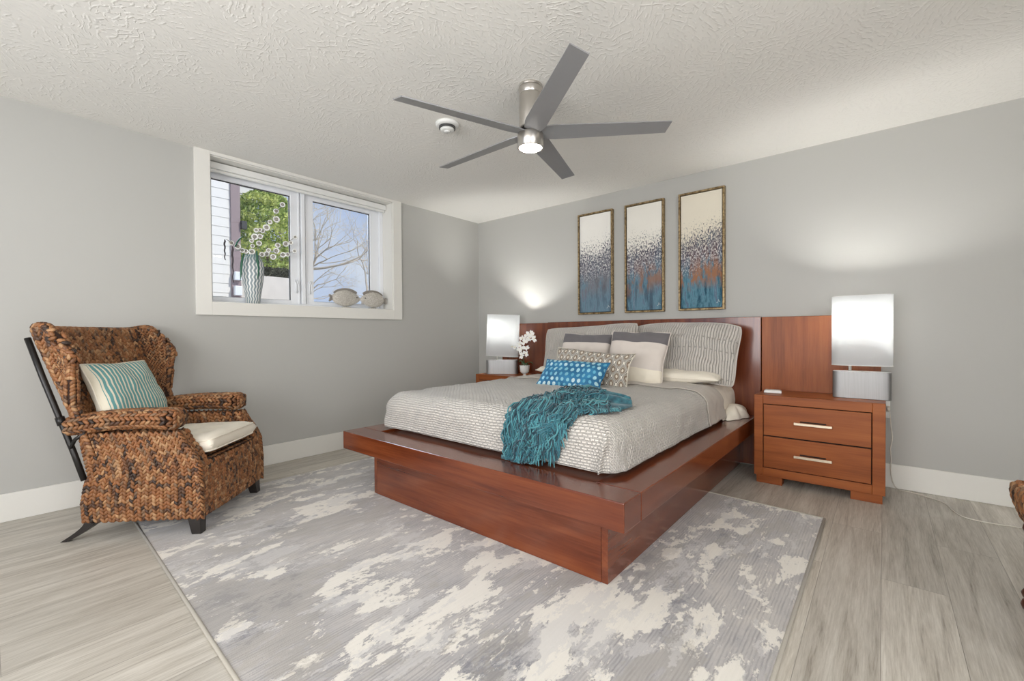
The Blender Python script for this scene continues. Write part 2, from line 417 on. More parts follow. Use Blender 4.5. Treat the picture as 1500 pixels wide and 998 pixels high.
b = MB(); b.box((-.150, WY0+.012, 2.352), (-.085, WY1-.012, 2.402)); b.tube([(-.118, WY0+.014, 2.343), (-.118, WY1-.014, 2.343)], .014, 12)
tag(b.build('blind_headrail', M['plastic'], bevel=.004), 'white rolled up window blind housing across the top of the window recess', 'window blind')

# ------------------------------------------------------------------ bed
bed = empty('platform_bed', (2.1, -1.2, 0)); tag(bed, 'cherry wood platform bed with wide overhanging rails and tall panelled headboard', 'bed')
def bp(b, name, mat, **k):
    o = b.build(name, mat, parent=bed, **k); o.matrix_parent_inverse = Matrix.Translation((-2.1, 1.2, 0)); return o
GX0, GX1, GY0 = 1.275, 2.988, -2.311
BX0, BX1, BY0, BZ0, BZ1 = 1.060, 3.110, -2.410, .294, .4116
b = MB(); b.box((GX0+.031, GY0, .0125), (GX1-.031, GY0+.03, BZ0)); bp(b, 'plinth_front', M['cherry_x'], bevel=.001)
for gx in (GX0, GX1-.03):
    b = MB(); b.box((gx, GY0, .0125), (gx+.03, -.08, BZ0)); bp(b, 'plinth_side', M['cherry_y'], bevel=.003)
b = MB(); b.box((BX0, BY0, BZ0), (BX1, BY0+.155, BZ1)); bp(b, 'foot_rail', M['cherry_x'], bevel=.004)
b = MB(); b.box((BX1-.21, BY0+.157, BZ0), (BX1, -.08, BZ1)); bp(b, 'side_rail', M['cherry_y'], bevel=.004)
b = MB(); b.box((BX0, BY0+.157, BZ0), (BX0+.21, -.08, BZ1)); bp(b, 'side_rail', M['cherry_y'], bevel=.004)
b = MB(); b.box((BX0+.212, BY0+.157, BZ0+.02), (BX1-.212, -.08, BZ1-.012)); bp(b, 'slat_deck', M['cherry_x'])
b = MB(); b.box((1.105, -.078, .02), (3.131, -.018, 1.186)); bp(b, 'headboard_panel', M['cherry_z'], bevel=.003)
b = MB(); b.box((3.135, -.062, .02), (3.852, -.018, 1.182)); bp(b, 'headboard_wing', M['stand_z'], bevel=.003)
b = MB(); b.box((.44, -.062, .02), (1.101, -.018, 1.182)); bp(b, 'headboard_wing', M['cherry_z'], bevel=.003)

MX0, MX1, MY0 = 1.185, 2.945, -2.185
b = MB(); b.box((MX0+.03, MY0+.04, BZ1+.002), (MX1-.03, -.085, .60)); m = b.build('mattress', M['mattress'], bevel=.06, bseg=4, smooth=True); tag(m, 'mattress hidden under the quilt on the platform bed', 'mattress')

# draping over the mattress: unrolled coordinates (u along x, v along y)
ZT = .648; RAD = .10
def drape(u, v, off=0.0, seed=0.0, full=.225, flare=.03, vend=-.085):
    """u, v in metres as on the flat mattress plan; beyond the edge the cloth turns down"""
    iu0, iu1, iv0 = MX0+RAD, MX1-RAD, MY0+RAD
    cu = min(max(u, iu0), iu1); cv = max(v, iv0)
    du = u-cu; dv = v-cv
    adu, adv = abs(du), abs(dv); d = max(adu, adv)
    if d < 1e-9:
        crown = .022*math.sin(PI*(u-MX0)/(MX1-MX0))
        return Vector((u, v, ZT+crown*min(1, (v-MY0)/.4)+off)), 0
    if adu < 1e-9: dirv = Vector((0, -1))
    elif adv < 1e-9: dirv = Vector((math.copysign(1, du), 0))
    else:
        th = (adv/adu)*PI/4 if adu >= adv else PI/2-(adu/adv)*PI/4
        dirv = Vector((math.copysign(math.cos(th), du), -math.sin(th)))
    q = RAD*PI/2; rr = RAD+off
    if d < q:
        a = d/RAD; h = rr*math.sin(a); z = ZT-RAD+rr*math.cos(a)
    else:
        dn = d-q; h = rr+flare*min(1, dn/full)**1.3; z = ZT-RAD-dn*.97
        ripple = mn.noise(Vector((u*3.1+seed, v*3.1, 0)))*.5+mn.noise(Vector((u*9+seed, v*9, 3)))*.25
        h += .022*ripple*min(1, dn/.1)
    crown = .022*math.sin(PI*(min(max(u, MX0), MX1)-MX0)/(MX1-MX0))*max(0, 1-d/.15)
    return Vector((cu+dirv.x*h, cv+dirv.y*h, z+crown*min(1, (max(v, MY0)-MY0)/.4))), d
def cloth(name, v_front, v_back, off, mat, drop=.275, step=.0115, amp=.009, seed=0, thick=.007, ddiag=0.0, label=None, cat=None, hem=.012, front=True):
    iu0, iu1, iv0 = MX0+RAD, MX1-RAD, MY0+RAD
    u0, u1 = iu0-drop, iu1+drop
    v0 = iv0-drop if front else v_front
    nu = int((u1-u0)/step); nv = max(2, int((v_back-v0)/step))
    def fn(i, j):
        u = u0+(u1-u0)*i
        v0_, v1_ = v0, v_back
        if not front: v0_ = v0+ddiag*(i-.5)+.012*mn.noise(Vector((u*4, seed, 1)))
        v1_ = v_back+ddiag*(i-.5)+.015*mn.noise(Vector((u*3, seed, 5)))
        v = v0_+(v1_-v0_)*j
        hm = 1-hem*4*(.5+mn.noise(Vector((u*2.4, v*2.4, seed))))
        # hem pulled up a little irregularly
        cu = min(max(u, iu0), iu1); cv = max(v, iv0); du, dv = u-cu, v-cv
        dd = max(abs(du), abs(dv))
        if dd > .16:
            k = .16+(dd-.16)*hm; u = cu+du*k/dd; v = cv+dv*k/dd
        p, d = drape(u, v, off, seed)
        w = amp*(mn.noise(Vector((u*7, v*7, seed)))+.6*mn.noise(Vector((u*17, v*17, seed+4))))
        # crisp corner fold at the foot end
        if du > 0 and dv < 0 and dd > .06:
            q = abs(dv)/max(1e-6, abs(du)); f = math.exp(-((q-(1.15+5.5*max(0, dd-.08)))/.30)**2)*min(1, (dd-.05)/.08)
            dirn = Vector((p.x-cu, p.y-cv, 0)).normalized(); p = p+dirn*.034*f
        nrm = Vector((p.x-cu, p.y-cv, .35 if dd < .1 else .02)).normalized() if dd > .02 else Vector((0, 0, 1))
        p = p+nrm*w
        p.z = max(p.z, BZ1+.004+off*.5)
        return p
    b = MB(); b.grid(nu, nv, fn, uvfn=lambda i, j: (u0+(u1-u0)*i, v0+(v_back-v0)*j))
    o = b.build(name, mat, smooth=True, recalc=False); mm = o.modifiers.new('thick', 'SOLIDIFY'); mm.thickness = thick; mm.offset = -1
    if label: tag(o, label, cat)
    return o
cloth('fitted_sheet', -.52, -.09, .002, M['cream_fabric'], front=False, drop=.30, ddiag=.06, amp=.008, seed=9, thick=.004, label='cream sheet showing between quilt and headboard, tucked at the mattress side', cat='sheet')
q = cloth('quilt', 0, -.86, .012, M['quilt'], ddiag=.05, seed=2, label='light grey quilted bedspread draped over the mattress down to the rails', cat='quilt')
band = cloth('folded_band', -.875, -.50, .021, M['band'], front=False, ddiag=.05, drop=.272, seed=2, thick=.006)
band.parent = q; band['label'] = 'smooth taupe underside of the quilt folded back'
b = MB()   # cream corner of the sheet bunched on the rail
def bunch(i, j):
    a = i*2*PI; ph = j*PI/2
    r = 1+.18*math.sin(3*a)+.1*math.sin(7*a+j*5)
    return (2.985+.085*math.cos(a)*math.cos(ph)*r, -.27+.15*math.sin(a)*math.cos(ph)*r, BZ1+.003+.10*math.sin(ph))
b.grid(36, 12, bunch, closed_u=True)
sc_o = b.build('tucked_corner', M['cream_fabric'], smooth=True); sc_o.parent = bpy.data.objects['fitted_sheet']

# ------------------------------------------------------------------ pillows
def pillow(name, w, h, t, mats, loc, rot, label, cat='pillow', group=None, pinch=.06, amp=.012, seed=0, zones=None, n=44, flange=0, puff=.42, sag=0, uvscale=None, rc=0.0):
    b = MB(); hw, hh = w/2, h/2
    for side in (1, -1):
        def fn(i, j):
            x = i*2-1; y = j*2-1
            ex = 1-pinch*(1-abs(y)**1.6)*abs(x)**3; ey = 1-pinch*(w/h)**.5*(1-abs(x)**1.6)*abs(y)**3
            g = max(0, 1-abs(x)**2.6)**puff*max(0, 1-abs(y)**2.6)**puff
            edge = min(1, 3*g)
            z = side*(t/2*g+amp*edge*(mn.noise(Vector((x*1.9+seed, y*1.9, side)))+.45*mn.noise(Vector((x*5+seed, y*5, side*2)))))
            cc = rc*(abs(x)**5)*(abs(y)**5); px = x*hw*ex*(1-cc*.55); py = y*hh*ey*(1-cc)
            px += .012*mn.noise(Vector((x*1.3+seed*2, y*1.3, 7))); py += .012*mn.noise(Vector((x*1.3, y*1.3+seed, 9)))
            py -= sag*(x*x)
            return (px, py, z)
        u_ = uvscale or (1, 1)
        b.grid(n, n, fn, mi=0, uvfn=lambda i, j: ((i*2-1)*hw*u_[0], (j*2-1)*hh*u_[1]))
    if zones:
        pass
    o = b.build(name, mats, smooth=True, recalc=False, loc=loc, rot=rot)
    bm = bmesh.new(); bm.from_mesh(o.data); bmesh.ops.remove_doubles(bm, verts=bm.verts, dist=1e-5); bmesh.ops.recalc_face_normals(bm, faces=bm.faces); bm.to_mesh(o.data); bm.free()
    tag(o, label, cat, group)
    # piped seam
    pts = []
    for k in range(4*n):
        s_ = k//n; f = (k % n)/n*2-1
        x, y = ((f, -1), (1, f), (-f, 1), (-1, -f))[s_]
        ex = 1-pinch*(1-abs(y)**1.6)*abs(x)**3; ey = 1-pinch*(w/h)**.5*(1-abs(x)**1.6)*abs(y)**3
        cc = rc*(abs(x)**5)*(abs(y)**5)
        px = x*hw*ex*(1-cc*.55)+.012*mn.noise(Vector((x*1.3+seed*2, y*1.3, 7))); py = y*hh*ey*(1-cc)+.012*mn.noise(Vector((x*1.3, y*1.3+seed, 9)))-sag*(x*x)
        pts.append((px, py, 0))
    pts.append(pts[0])
    b2 = MB(); b2.tube(pts, .0042 if not flange else .006, 6, cap=False)
    s2 = b2.build('seam', mats[-1] if isinstance(mats, list) else mats, parent=o, smooth=True)
    return o
def st(lean, yaw=0, twist=0):   # standing pillow: lean back by degrees
    m = Matrix.Rotation(R(yaw), 4, 'Z') @ Matrix.Rotation(R(90-lean), 4, 'X') @ Matrix.Rotation(R(twist), 4, 'Z')
    return m.to_euler()
# flat sleeping pillows under the shams
for k, (x, y) in enumerate(((1.66, -.31), (2.53, -.33))):
    pillow('sleeping_pillow', .80, .40, .11, M['cream_fabric'], (x, y, .722), (R(3), 0, R(1)), ('cream sleeping pillow lying flat under the left quilted sham', 'cream sleeping pillow lying flat under the right quilted sham, its edge showing')[k], 'pillow', 'sleeping pillows', seed=k*3, pinch=.03, sag=.0)
pillow('quilted_sham', .92, .49, .17, M['sham'], (1.775, -.390, .900), st(16, 4, 3.0), 'grey quilted sham leaning on the headboard, on the window side', 'pillow', 'grey quilted shams', pinch=.02, rc=.065, seed=11, amp=.03, flange=1, puff=.5)
pillow('quilted_sham', .90, .48, .17, M['sham'], (2.585, -.275, .920), st(16, -5, -1.0), 'grey quilted sham leaning on the headboard, on the side of the two drawer nightstand', 'pillow', 'grey quilted shams', pinch=.02, rc=.065, seed=23, amp=.038, flange=1, puff=.5, sag=.03)
def block_mat():
    t = NT('colour_block_linen'); uv = t.mapr('UV'); s_ = t.node('SeparateXYZ', i0=uv)
    y = t.math('ADD', s_.outputs[1], 0)
    c = t.ramp(t.math('ADD', y, .5), [(0, srgb(236, 227, 209)), (.400, srgb(214, 204, 195)), (.618, srgb(105, 101, 103))], 'CONSTANT')
    n = t.noise(uv, 380, 2); t.color(t.mix(t.math('MULTIPLY', n, .12), c, srgb(90, 84, 80))); t.set(Roughness=.9, Sheen_Weight=.2); t.bump(n, .3, .001); return t.m
M['block'] = block_mat()
pillow('square_pillow', .48, .44, .14, M['block'], (1.858, -.585, .855), st(20, 4, -1), 'square colour block pillow in charcoal, blush and cream, the one on the window side', 'pillow', 'colour block square pillows', pinch=.07, seed=5)
pillow('square_pillow', .465, .455, .14, M['block'], (2.352, -.620, .862), st(21, 8, -3), 'square colour block pillow in charcoal, blush and cream, front one nearer the drawers', 'pillow', 'colour block square pillows', pinch=.07, seed=15)
def ogee_mat():
    t = NT('ogee_pattern'); uv = t.mapr('UV', scale=(1, 1, 1)); s_ = t.node('SeparateXYZ', i0=uv)
    U = t.math('MULTIPLY', s_.outputs[0], 1/.042); V = t.math('MULTIPLY', s_.outputs[1], 1/.058)
    # staggered concentric ogees: level sets of cos U + cos V
    fld = t.math('MULTIPLY', t.math('ABSOLUTE', t.math('ADD', t.math('COSINE', t.math('MULTIPLY', U, PI*1.15)), t.math('COSINE', t.math('MULTIPLY', V, PI*1.05)))), .5)
    c = t.ramp(fld, [(0, srgb(226, 220, 206)), (.06, srgb(60, 58, 60)), (.17, srgb(214, 206, 192)), (.27, srgb(72, 70, 72)), (.42, srgb(206, 198, 184)), (.52, srgb(128, 112, 96)), (.88, srgb(210, 202, 186))], 'CONSTANT')
    t.color(c); n = t.noise(uv, 400, 2); t.set(Roughness=.85); t.bump(n, .25, .001); return t.m
M['ogee'] = ogee_mat()
pillow('patterned_lumbar_pillow', .66, .30, .12, M['ogee'], (2.128, -.965, .792), st(24, 4, -3.5), 'long lumbar pillow with grey and cream ogee pattern behind the blue pillow', pinch=.07, seed=31)
def dot_mat():
    t = NT('blue_dot_fabric'); uv = t.mapr('UV')
    br = t.node('SeparateXYZ', i0=uv); sx = t.math('MULTIPLY', br.outputs[0], 1/.046); sy = t.math('MULTIPLY', br.outputs[1], 1/.042)
    row = t.math('FLOOR', sy); sh = t.math('MULTIPLY', t.math('MODULO', t.math('ABSOLUTE', row), 2.0), .5)
    fx = t.math('SUBTRACT', t.math('FRACT', t.math('ADD', sx, sh)), .5); fy = t.math('SUBTRACT', t.math('FRACT', sy), .5)
    cell = t.node('CombineXYZ', i0=t.math('FLOOR', t.math('ADD', sx, sh)), i1=row, i2=0.0)
    wn_ = t.node('TexWhiteNoise', i0=cell.outputs[0]); rnd = wn_.outputs['Value']
    rad = t.math('ADD', t.math('MULTIPLY', rnd, .06), .25)
    dd = t.math('SQRT', t.math('ADD', t.math('MULTIPLY', fx, fx), t.math('MULTIPLY', t.math('MULTIPLY', fy, fy), .62)))
    msk = t.math('LESS_THAN', dd, rad)
    base = t.ramp(t.noise(uv, 9, 3), [(.35, srgb(24, 92, 132)), (.65, srgb(44, 122, 164))])
    dc = t.ramp(rnd, [(0, srgb(96, 168, 196)), (.5, srgb(150, 202, 216)), (1, srgb(206, 228, 230))])
    t.color(t.mix(msk, base, dc)); t.set(Roughness=t.math('SUBTRACT', .6, t.math('MULTIPLY', msk, .25)), Metallic=t.math('MULTIPLY', msk, .25)); t.bump(t.noise(uv, 300, 2), .2, .001); return t.m
M['dots'] = dot_mat()
pillow('blue_lumbar_pillow', .545, .27, .12, M['dots'], (2.090, -1.170, .748), st(38, 2, -1.5), 'small bright blue pillow with rows of shiny pale dots in front of all pillows', pinch=.07, seed=41)

# ------------------------------------------------------------------ teal throw
def lerp_poly(P, t):
    n = len(P)-1; t = min(max(t, 0), 1)*n; i = min(int(t), n-1); f = t-i
    return (P[i][0]*(1-f)+P[i+1][0]*f, P[i][1]*(1-f)+P[i+1][1]*f)
ED = MY0+RAD
backE = [(2.80, -1.70), (2.66, -1.62), (2.49, -1.54), (2.38, -1.62), (2.355, -1.80), (2.36, -2.0), (2.355, -2.12), (2.35, -2.24), (2.35, -2.375)]
frontE = [(2.85, -1.78), (2.85, -1.88), (2.82, -1.98), (2.77, -2.05), (2.72, -2.10), (2.70, -2.16), (2.66, -2.22), (2.60, -2.30), (2.53, -2.375)]
def throw_pt(s, t, lift=0):
    a = lerp_poly(backE, s); c = lerp_poly(frontE, s)
    u = a[0]*(1-t)+c[0]*t; v = a[1]*(1-t)+c[1]*t
    p, d = drape(u, v, .020, 2)
    prof = math.sin(PI*min(max(t, 0), 1))**.7
    hgt = .050*prof*(.35+.65*math.sin(PI*min(1, s*1.15+.1))**.8)
    hgt += .013*math.sin(t*19+s*5+2*mn.noise(Vector((s*3, t*3, 0))))*prof
    hgt += .016*mn.noise(Vector((s*6, t*6, 2)))*prof
    up = Vector((0, 0, 1)) if d < .04 else (Vector((0, -1, .45)).normalized() if d < .16 else Vector((0, -1, 0)))
    return p+up*(max(.002, hgt)+lift)
thr = MB(); thr.grid(110, 44, lambda i, j: throw_pt(i, j), uvfn=lambda i, j: (i, j))
throw = thr.build('throw_blanket', M['teal_yarn'], smooth=True, recalc=False); mm = throw.modifiers.new('thick', 'SOLIDIFY'); mm.thickness = .006; mm.offset = 1
tag(throw, 'teal knitted throw blanket with long fringe, bunched over the foot of the bed', 'throw blanket')
rnd = random.Random(3); fr = MB()
def strand(pts, r, mi): fr.tube(pts, [r]*(len(pts)-1)+[r*.5], 5, mi=mi, cap=False)
for k in range(1500):
    hang = rnd.random() < .45
    s0 = rnd.uniform(.58, .96) if hang else rnd.uniform(.20, .85); t0 = rnd.uniform(0, 1.0)
    L = rnd.uniform(.09, .20); ds = L/1.05; dt = rnd.gauss(.04, .12); ph = rnd.uniform(0, 6); ph2 = rnd.uniform(0, 6); lift = .006+.022*rnd.random()**2; pts = []
    wob = rnd.uniform(.004, .014)
    for i in range(11):
        f = i/10; s = s0+ds*f; t = t0+dt*f+.035*math.sin(ph+f*6)
        te = min(max(t, -.05), 1.05)
        p = throw_pt(min(s, 1.0), te, lift*(.3+.7*math.sin(PI*min(1, f+.15))))
        p = p+Vector((wob*math.sin(ph2+f*8), wob*.4*math.sin(ph+f*7), wob*.5*math.cos(ph2+f*9)))
        if s > 1: p.z -= (s-1)*.5
        p.z = max(p.z, BZ1+.005+.012*rnd.random()) if s > .9 else p.z
        pts.append(p)
    strand(pts, rnd.uniform(.0026, .0042), rnd.choice((0, 0, 1, 2)))
# tassel clumps hanging free from the near edge and the bottom edge
for (c_s, c_t, ln) in [(.60, 1.0, .05), (.64, 1.0, .07), (.70, .97, .10), (.74, .93, .14), (.80, .88, .09), (.86, .80, .08), (.93, .55, .06), (.97, .3, .05), (.97, .12, .05)]:
    for k in range(34):
        p = throw_pt(min(1, c_s+rnd.gauss(0, .018)), min(1.03, c_t+rnd.gauss(0, .05)), .010); ph = rnd.uniform(0, 6); pts = []; L = ln*rnd.uniform(.75, 1.15); sx = rnd.gauss(.0, .012)
        for i in range(8):
            f = i/7; q_ = Vector((p.x+sx*f+.005*math.sin(ph+5*f), min(p.y, MY0-.02)*min(1, f*2.5)+p.y*(1-min(1, f*2.5))-.006*f, p.z-L*f))
            q_.y = min(q_.y, MY0-.028) if f > .35 else q_.y
            q_.z = max(q_.z, BZ1+.006); pts.append(q_)
        strand(pts, rnd.uniform(.0024, .0036), rnd.choice((0, 0, 1, 2)))
# short ends along the far and near edges on the bed top
for k in range(420):
    e_ = rnd.random() < .5; s0 = rnd.uniform(.16, .62); p = throw_pt(s0, 0.02 if e_ else .98, .006); a = rnd.uniform(-.9, .9)+(PI if e_ else 0); L = rnd.uniform(.02, .045); ph = rnd.uniform(0, 6); pts = []
    dx = (math.cos(a)*.6+.3*(1 if not e_ else -1)); dy = (math.sin(a)*.5-.5)
    for i in range(6):
        f = i/5; x_ = p.x+dx*L*f+.004*math.sin(ph+4*f); y_ = p.y+dy*L*f; base, _d = drape(x_, y_, .024, 2)
        pts.append(Vector((x_, y_, p.z*(1-f)+(base.z+.002)*f+.006*math.sin(PI*f))) if _d < .03 else base+Vector((0, -.004, .004)))
    strand(pts, .003, rnd.choice((0, 1, 2)))
def yarn(name, a, c):
    t = NT(name); n = t.noise(t.mapr(), 60, 3); t.color(t.mix(n, a, c)); t.set(Roughness=.7, Sheen_Weight=.3); return t.m
f_o = fr.build('fringe', [yarn('teal_strand', srgb(26, 88, 102), srgb(46, 112, 124)), yarn('light_teal_strand', srgb(56, 124, 134), srgb(84, 150, 156)), yarn('deep_teal_strand', srgb(8, 44, 58), srgb(16, 62, 76))], parent=throw, smooth=True, recalc=False); f_o['kind'] = 'stuff'; f_o['label'] = 'long tangled teal fringe'

# ------------------------------------------------------------------ rug
def rug_mat():
    t = NT('distressed_rug'); v0 = t.mapr(scale=(1, 1, 1))
    v = t.mapr(scale=(1.0, .50, 1))
    big = t.noise(v, 2.9, 12, .74, .3)
    big2 = t.noise(t.mapr(scale=(1, .5, 1), loc=(7.3, 2.1, 0)), 3.0, 12, .74, .4)
    med = t.noise(t.mapr(scale=(1, .45, 1), loc=(1.3, 5.1, 0)), 8.5, 9, .72, .3)
    stv = t.noise(t.mapr(scale=(60, 2.6, 1)), 1.8, 3, .6)
    stripe = t.math('ADD', t.math('MULTIPLY', t.math('SINE', t.math('MULTIPLY', t.math('ADD', t.node('SeparateXYZ', i0=v0).outputs[0], t.math('MULTIPLY', t.noise(v0, 20, 2), .008)), 520.0)), .5), .5)
    greys = t.ramp(big2, [(.36, srgb(154, 152, 154)), (.50, srgb(178, 174, 172)), (.64, srgb(198, 192, 185))])
    line = t.math('MULTIPLY', t.math('MULTIPLY', stripe, t.ramp(stv, [(.40, .05), (.62, 1.0)])), .55)
    greys = t.mix(line, greys, srgb(116, 113, 115))
    e = t.math('ADD', t.math('MULTIPLY', big, .55), t.math('MULTIPLY', med, .45))
    cream = t.ramp(e, [(.516, 0.0), (.528, 1.0)])
    c = t.mix(cream, greys, t.mix(stv, srgb(222, 216, 205), srgb(236, 231, 221)))
    dk = t.ramp(t.math('ADD', t.math('MULTIPLY', big2, .6), t.math('MULTIPLY', med, .4)), [(.405, 1.0), (.425, 0.0)])
    c = t.mix(t.math('MULTIPLY', dk, .62), c, srgb(112, 114, 122))
    mid = t.ramp(t.math('ADD', t.math('MULTIPLY', big2, .45), t.math('MULTIPLY', big, .55)), [(.468, 1.0), (.476, 0.0)])
    c = t.mix(t.math('MULTIPLY', mid, .35), c, srgb(172, 164, 150))
    lg = t.ramp(t.math('ADD', t.math('MULTIPLY', t.noise(t.mapr(scale=(1, .4, 1), loc=(3.3, 9.1, 0)), 6.0, 10, .75), .7), t.math('MULTIPLY', big, .3)), [(.535, 0.0), (.545, 1.0)])
    c = t.mix(t.math('MULTIPLY', lg, .55), c, srgb(206, 203, 200))
    pile = t.noise(v0, 420, 2)
    t.color(c); t.set(Roughness=.85, Sheen_Weight=.35, Specular_IOR_Level=.2)
    t.bump(t.math('ADD', t.math('ADD', pile, t.math('MULTIPLY', cream, 1.2)), t.math('MULTIPLY', line, -.3)), .5, .003); return t.m
M['rug'] = rug_mat(); M['rug_edge'] = fabric('rug_binding', srgb(176, 170, 158), scale=300)
rug = empty('area_rug', (2.05, -2.19, 0)); tag(rug, 'large distressed grey and cream area rug under the bed and armchair', 'rug')
corn = [(.470, -3.425), (3.607, -3.520), (3.612, -.935), (.50, -.80)]
b = MB()
def rg(i, j, z=.011):
    x = (corn[0][0]*(1-i)+corn[1][0]*i)*(1-j)+(corn[3][0]*(1-i)+corn[2][0]*i)*j
    y = (corn[0][1]*(1-i)+corn[1][1]*i)*(1-j)+(corn[3][1]*(1-i)+corn[2][1]*i)*j
    return (x-2.05, y+2.19, z)
b.add([rg(0, 0, .001), rg(1, 0, .001), rg(1, 1, .001), rg(0, 1, .001), rg(0, 0), rg(1, 0), rg(1, 1), rg(0, 1)], [(0, 3, 2, 1), (4, 5, 6, 7), (0, 1, 5, 4), (1, 2, 6, 5), (2, 3, 7, 6), (3, 0, 4, 7)])
b.build('pile', M['rug'], parent=rug)
b = MB(); P_ = [(c[0]-2.05, c[1]+2.19, .0075) for c in corn]
for k in range(4): b.tube([P_[k], P_[(k+1) % 4]], .007, 10)
b.build('bound_edge', M['rug_edge'], parent=rug, smooth=True)
#@@PART2
# ------------------------------------------------------------------ nightstands
def nightstand(x0, x1, label):
    e = empty('nightstand', ((x0+x1)/2, -.26, 0)); tag(e, label, 'nightstand', 'matching cherry nightstands')
    w = x1-x0; hx = w/2; yf = -.19; yb = .19
    b = MB()     # carcass with a recessed front
    b.box((-hx, yf+.02, .055), (hx, yb, .622)); bo = b
    b.box((-hx, yf, .055), (-hx+.055, yf+.02, .622)); b.box((hx-.063, yf, .055), (hx, yf+.02, .622))
    b.box((-hx+.055, yf, .562), (hx-.063, yf+.02, .622)); b.box((-hx+.055, yf, .055), (hx-.063, yf+.02, .113))
    b.build('body', M['stand_x'], parent=e, bevel=.003)
    b = MB(); b.box((-hx+.056, yf+.012, .114), (hx-.064, yf+.0195, .561)); b.build('drawer_gap', M['dark_gap'], parent=e)
    for z0, z1 in ((.118, .334), (.343, .557)):
        b = MB(); b.box((-hx+.060, yf-.001, z0), (hx-.068, yf+.017, z1)); d = b.build('drawer', M['stand_x'], parent=e, bevel=.002)
        zc = (z0+z1)/2+.0
        b = MB(); b.box((-.115, yf-.024, zc-.013), (.095, yf-.012, zc+.003)); b.box((-.108, yf-.013, zc-.008), (-.096, yf, zc)); b.box((.076, yf-.013, zc-.008), (.088, yf, zc))
        h = b.build('handle', M['champagne'], parent=d, bevel=.0015)
        b = MB(); b.box((-.082, yf-.0016, zc+.004), (.062, yf-.0012, zc+.013)); b.build('finger_slot', M['dark_gap'], parent=d)
    for xa, xb in ((-hx+.013, -hx+.17), (hx-.17, hx-.013)):
        for ya, yb_ in ((yf+.012, yf+.09), (yb-.09, yb-.012)):
            b = MB(); b.box((xa, ya, 0), (xb, yb_, .056)); b.build('foot', M['stand_x'], parent=e, bevel=.002)
    return e
nightstand(3.160, 3.876, 'two drawer cherry nightstand with champagne bar handles right of the bed')
nightstand(.385, 1.03, 'cherry nightstand mostly hidden behind the bed in the far corner by the left wall')

# ------------------------------------------------------------------ table lamps
M['lamp_base'] = NT('brushed_pewter'); _t = M['lamp_base']; _n = _t.noise(_t.mapr(scale=(120, 120, 3)), 1.5, 3)
_t.color(_t.ramp(_n, [(.3, srgb(140, 139, 138)), (.7, srgb(147, 146, 145))])); _t.set(Metallic=.8, Roughness=.42); M['lamp_base'] = _t.m
def lens(w, d, n=24, p=5.0, bow=.40):      # softly bowed rectangle in plan
    pts = []
    for k in range(4*n):
        a = 2*PI*k/(4*n); c, s_ = math.cos(a), math.sin(a)
        pts.append((w/2*math.copysign(abs(c)**(2/p), c), d/2*math.copysign(abs(s_)**(2/p), s_)*(1-bow*c*c)))
    return pts
def table_lamp(x, y, w, d, rz, tilt, label, en, hb=.178, z=.6225, BX=-.06):
    e = empty('table_lamp', (x, y, z), (0, 0, R(rz))); tag(e, label, 'lamp', 'white shaded table lamps')
    b = MB(); b.prism(lens(w-.012, d*.86, p=8, bow=.10), .0, hb); b.build('base', M['lamp_base'], parent=e, bevel=.003)
    b = MB(); b.tube([(BX, 0, hb-.002), (BX, 0, hb+.33)], .0085, 14); b.build('stem', M['nickel'], parent=e, smooth=True)
    b = MB(); P_ = lens(w, d); n = len(P_); z0, z1 = hb+.040, hb+.500
    sh = Matrix.Rotation(R(tilt), 4, 'Y')
    vs_ = [Vector((px, py, zz)) for zz in (z0, (z0+z1)/2, z1) for px, py in P_]
    vs_ = [sh @ (v-Vector((0, 0, z0)))+Vector((0, 0, z0)) for v in vs_]
    b.add(vs_, [(r*n+i, r*n+(i+1) % n, (r+1)*n+(i+1) % n, (r+1)*n+i) for r in range(2) for i in range(n)])
    s_ = b.build('shade', M['shade'], parent=e, smooth=True, recalc=True, solid=.0016)
    for r_ in (0, 2):
        b = MB(); b.tube([vs_[r_*n+i] for i in range(n)]+[vs_[r_*n]], .0022, 6, cap=False); b.build('rim', M['plastic'], parent=s_, smooth=True)
    b = MB(); b.tube([vs_[2*n+n//4]+Vector((0, 0, -.02)), Vector((BX, 0, hb+.325)), vs_[2*n+3*n//4]+Vector((0, 0, -.02))], .002, 6); b.build('harp', M['nickel'], parent=e)
    bz = hb+.375
    b = MB(); b.lathe([(.0, bz+.052), (.018, bz+.047), (.028, bz+.03), (.030, bz+.012), (.024, bz-.008), (.014, bz-.03), (.013, bz-.046), (0, bz-.046)], 20, (BX, 0, 0))
    b.build('bulb', M['bulb'], parent=e, smooth=True)
    return e
table_lamp(3.752, -.235, .318, .125, 0, 0, 'white rectangular shaded lamp on pewter block base on the right nightstand', 22)
table_lamp(.615, -.265, .36, .125, 32, 2.5, 'white rectangular shaded lamp on pewter block base in the far corner beside the orchid', 22, hb=.155)
def dp(b, name, mat, label, cat, **k): return tag(b.build(name, mat, **k), label, cat)
b = MB(); b.box((-.055, -.045, 0), (.055, .045, .014)); b.box((-.048, -.038, .014), (.048, .038, .019))
dp(b, 'charging_pad', M['plastic'], 'small flat white square device on top of the right nightstand', 'device', bevel=.006, bseg=3, loc=(3.245, -.262, .623), rot=(0, 0, R(8)))

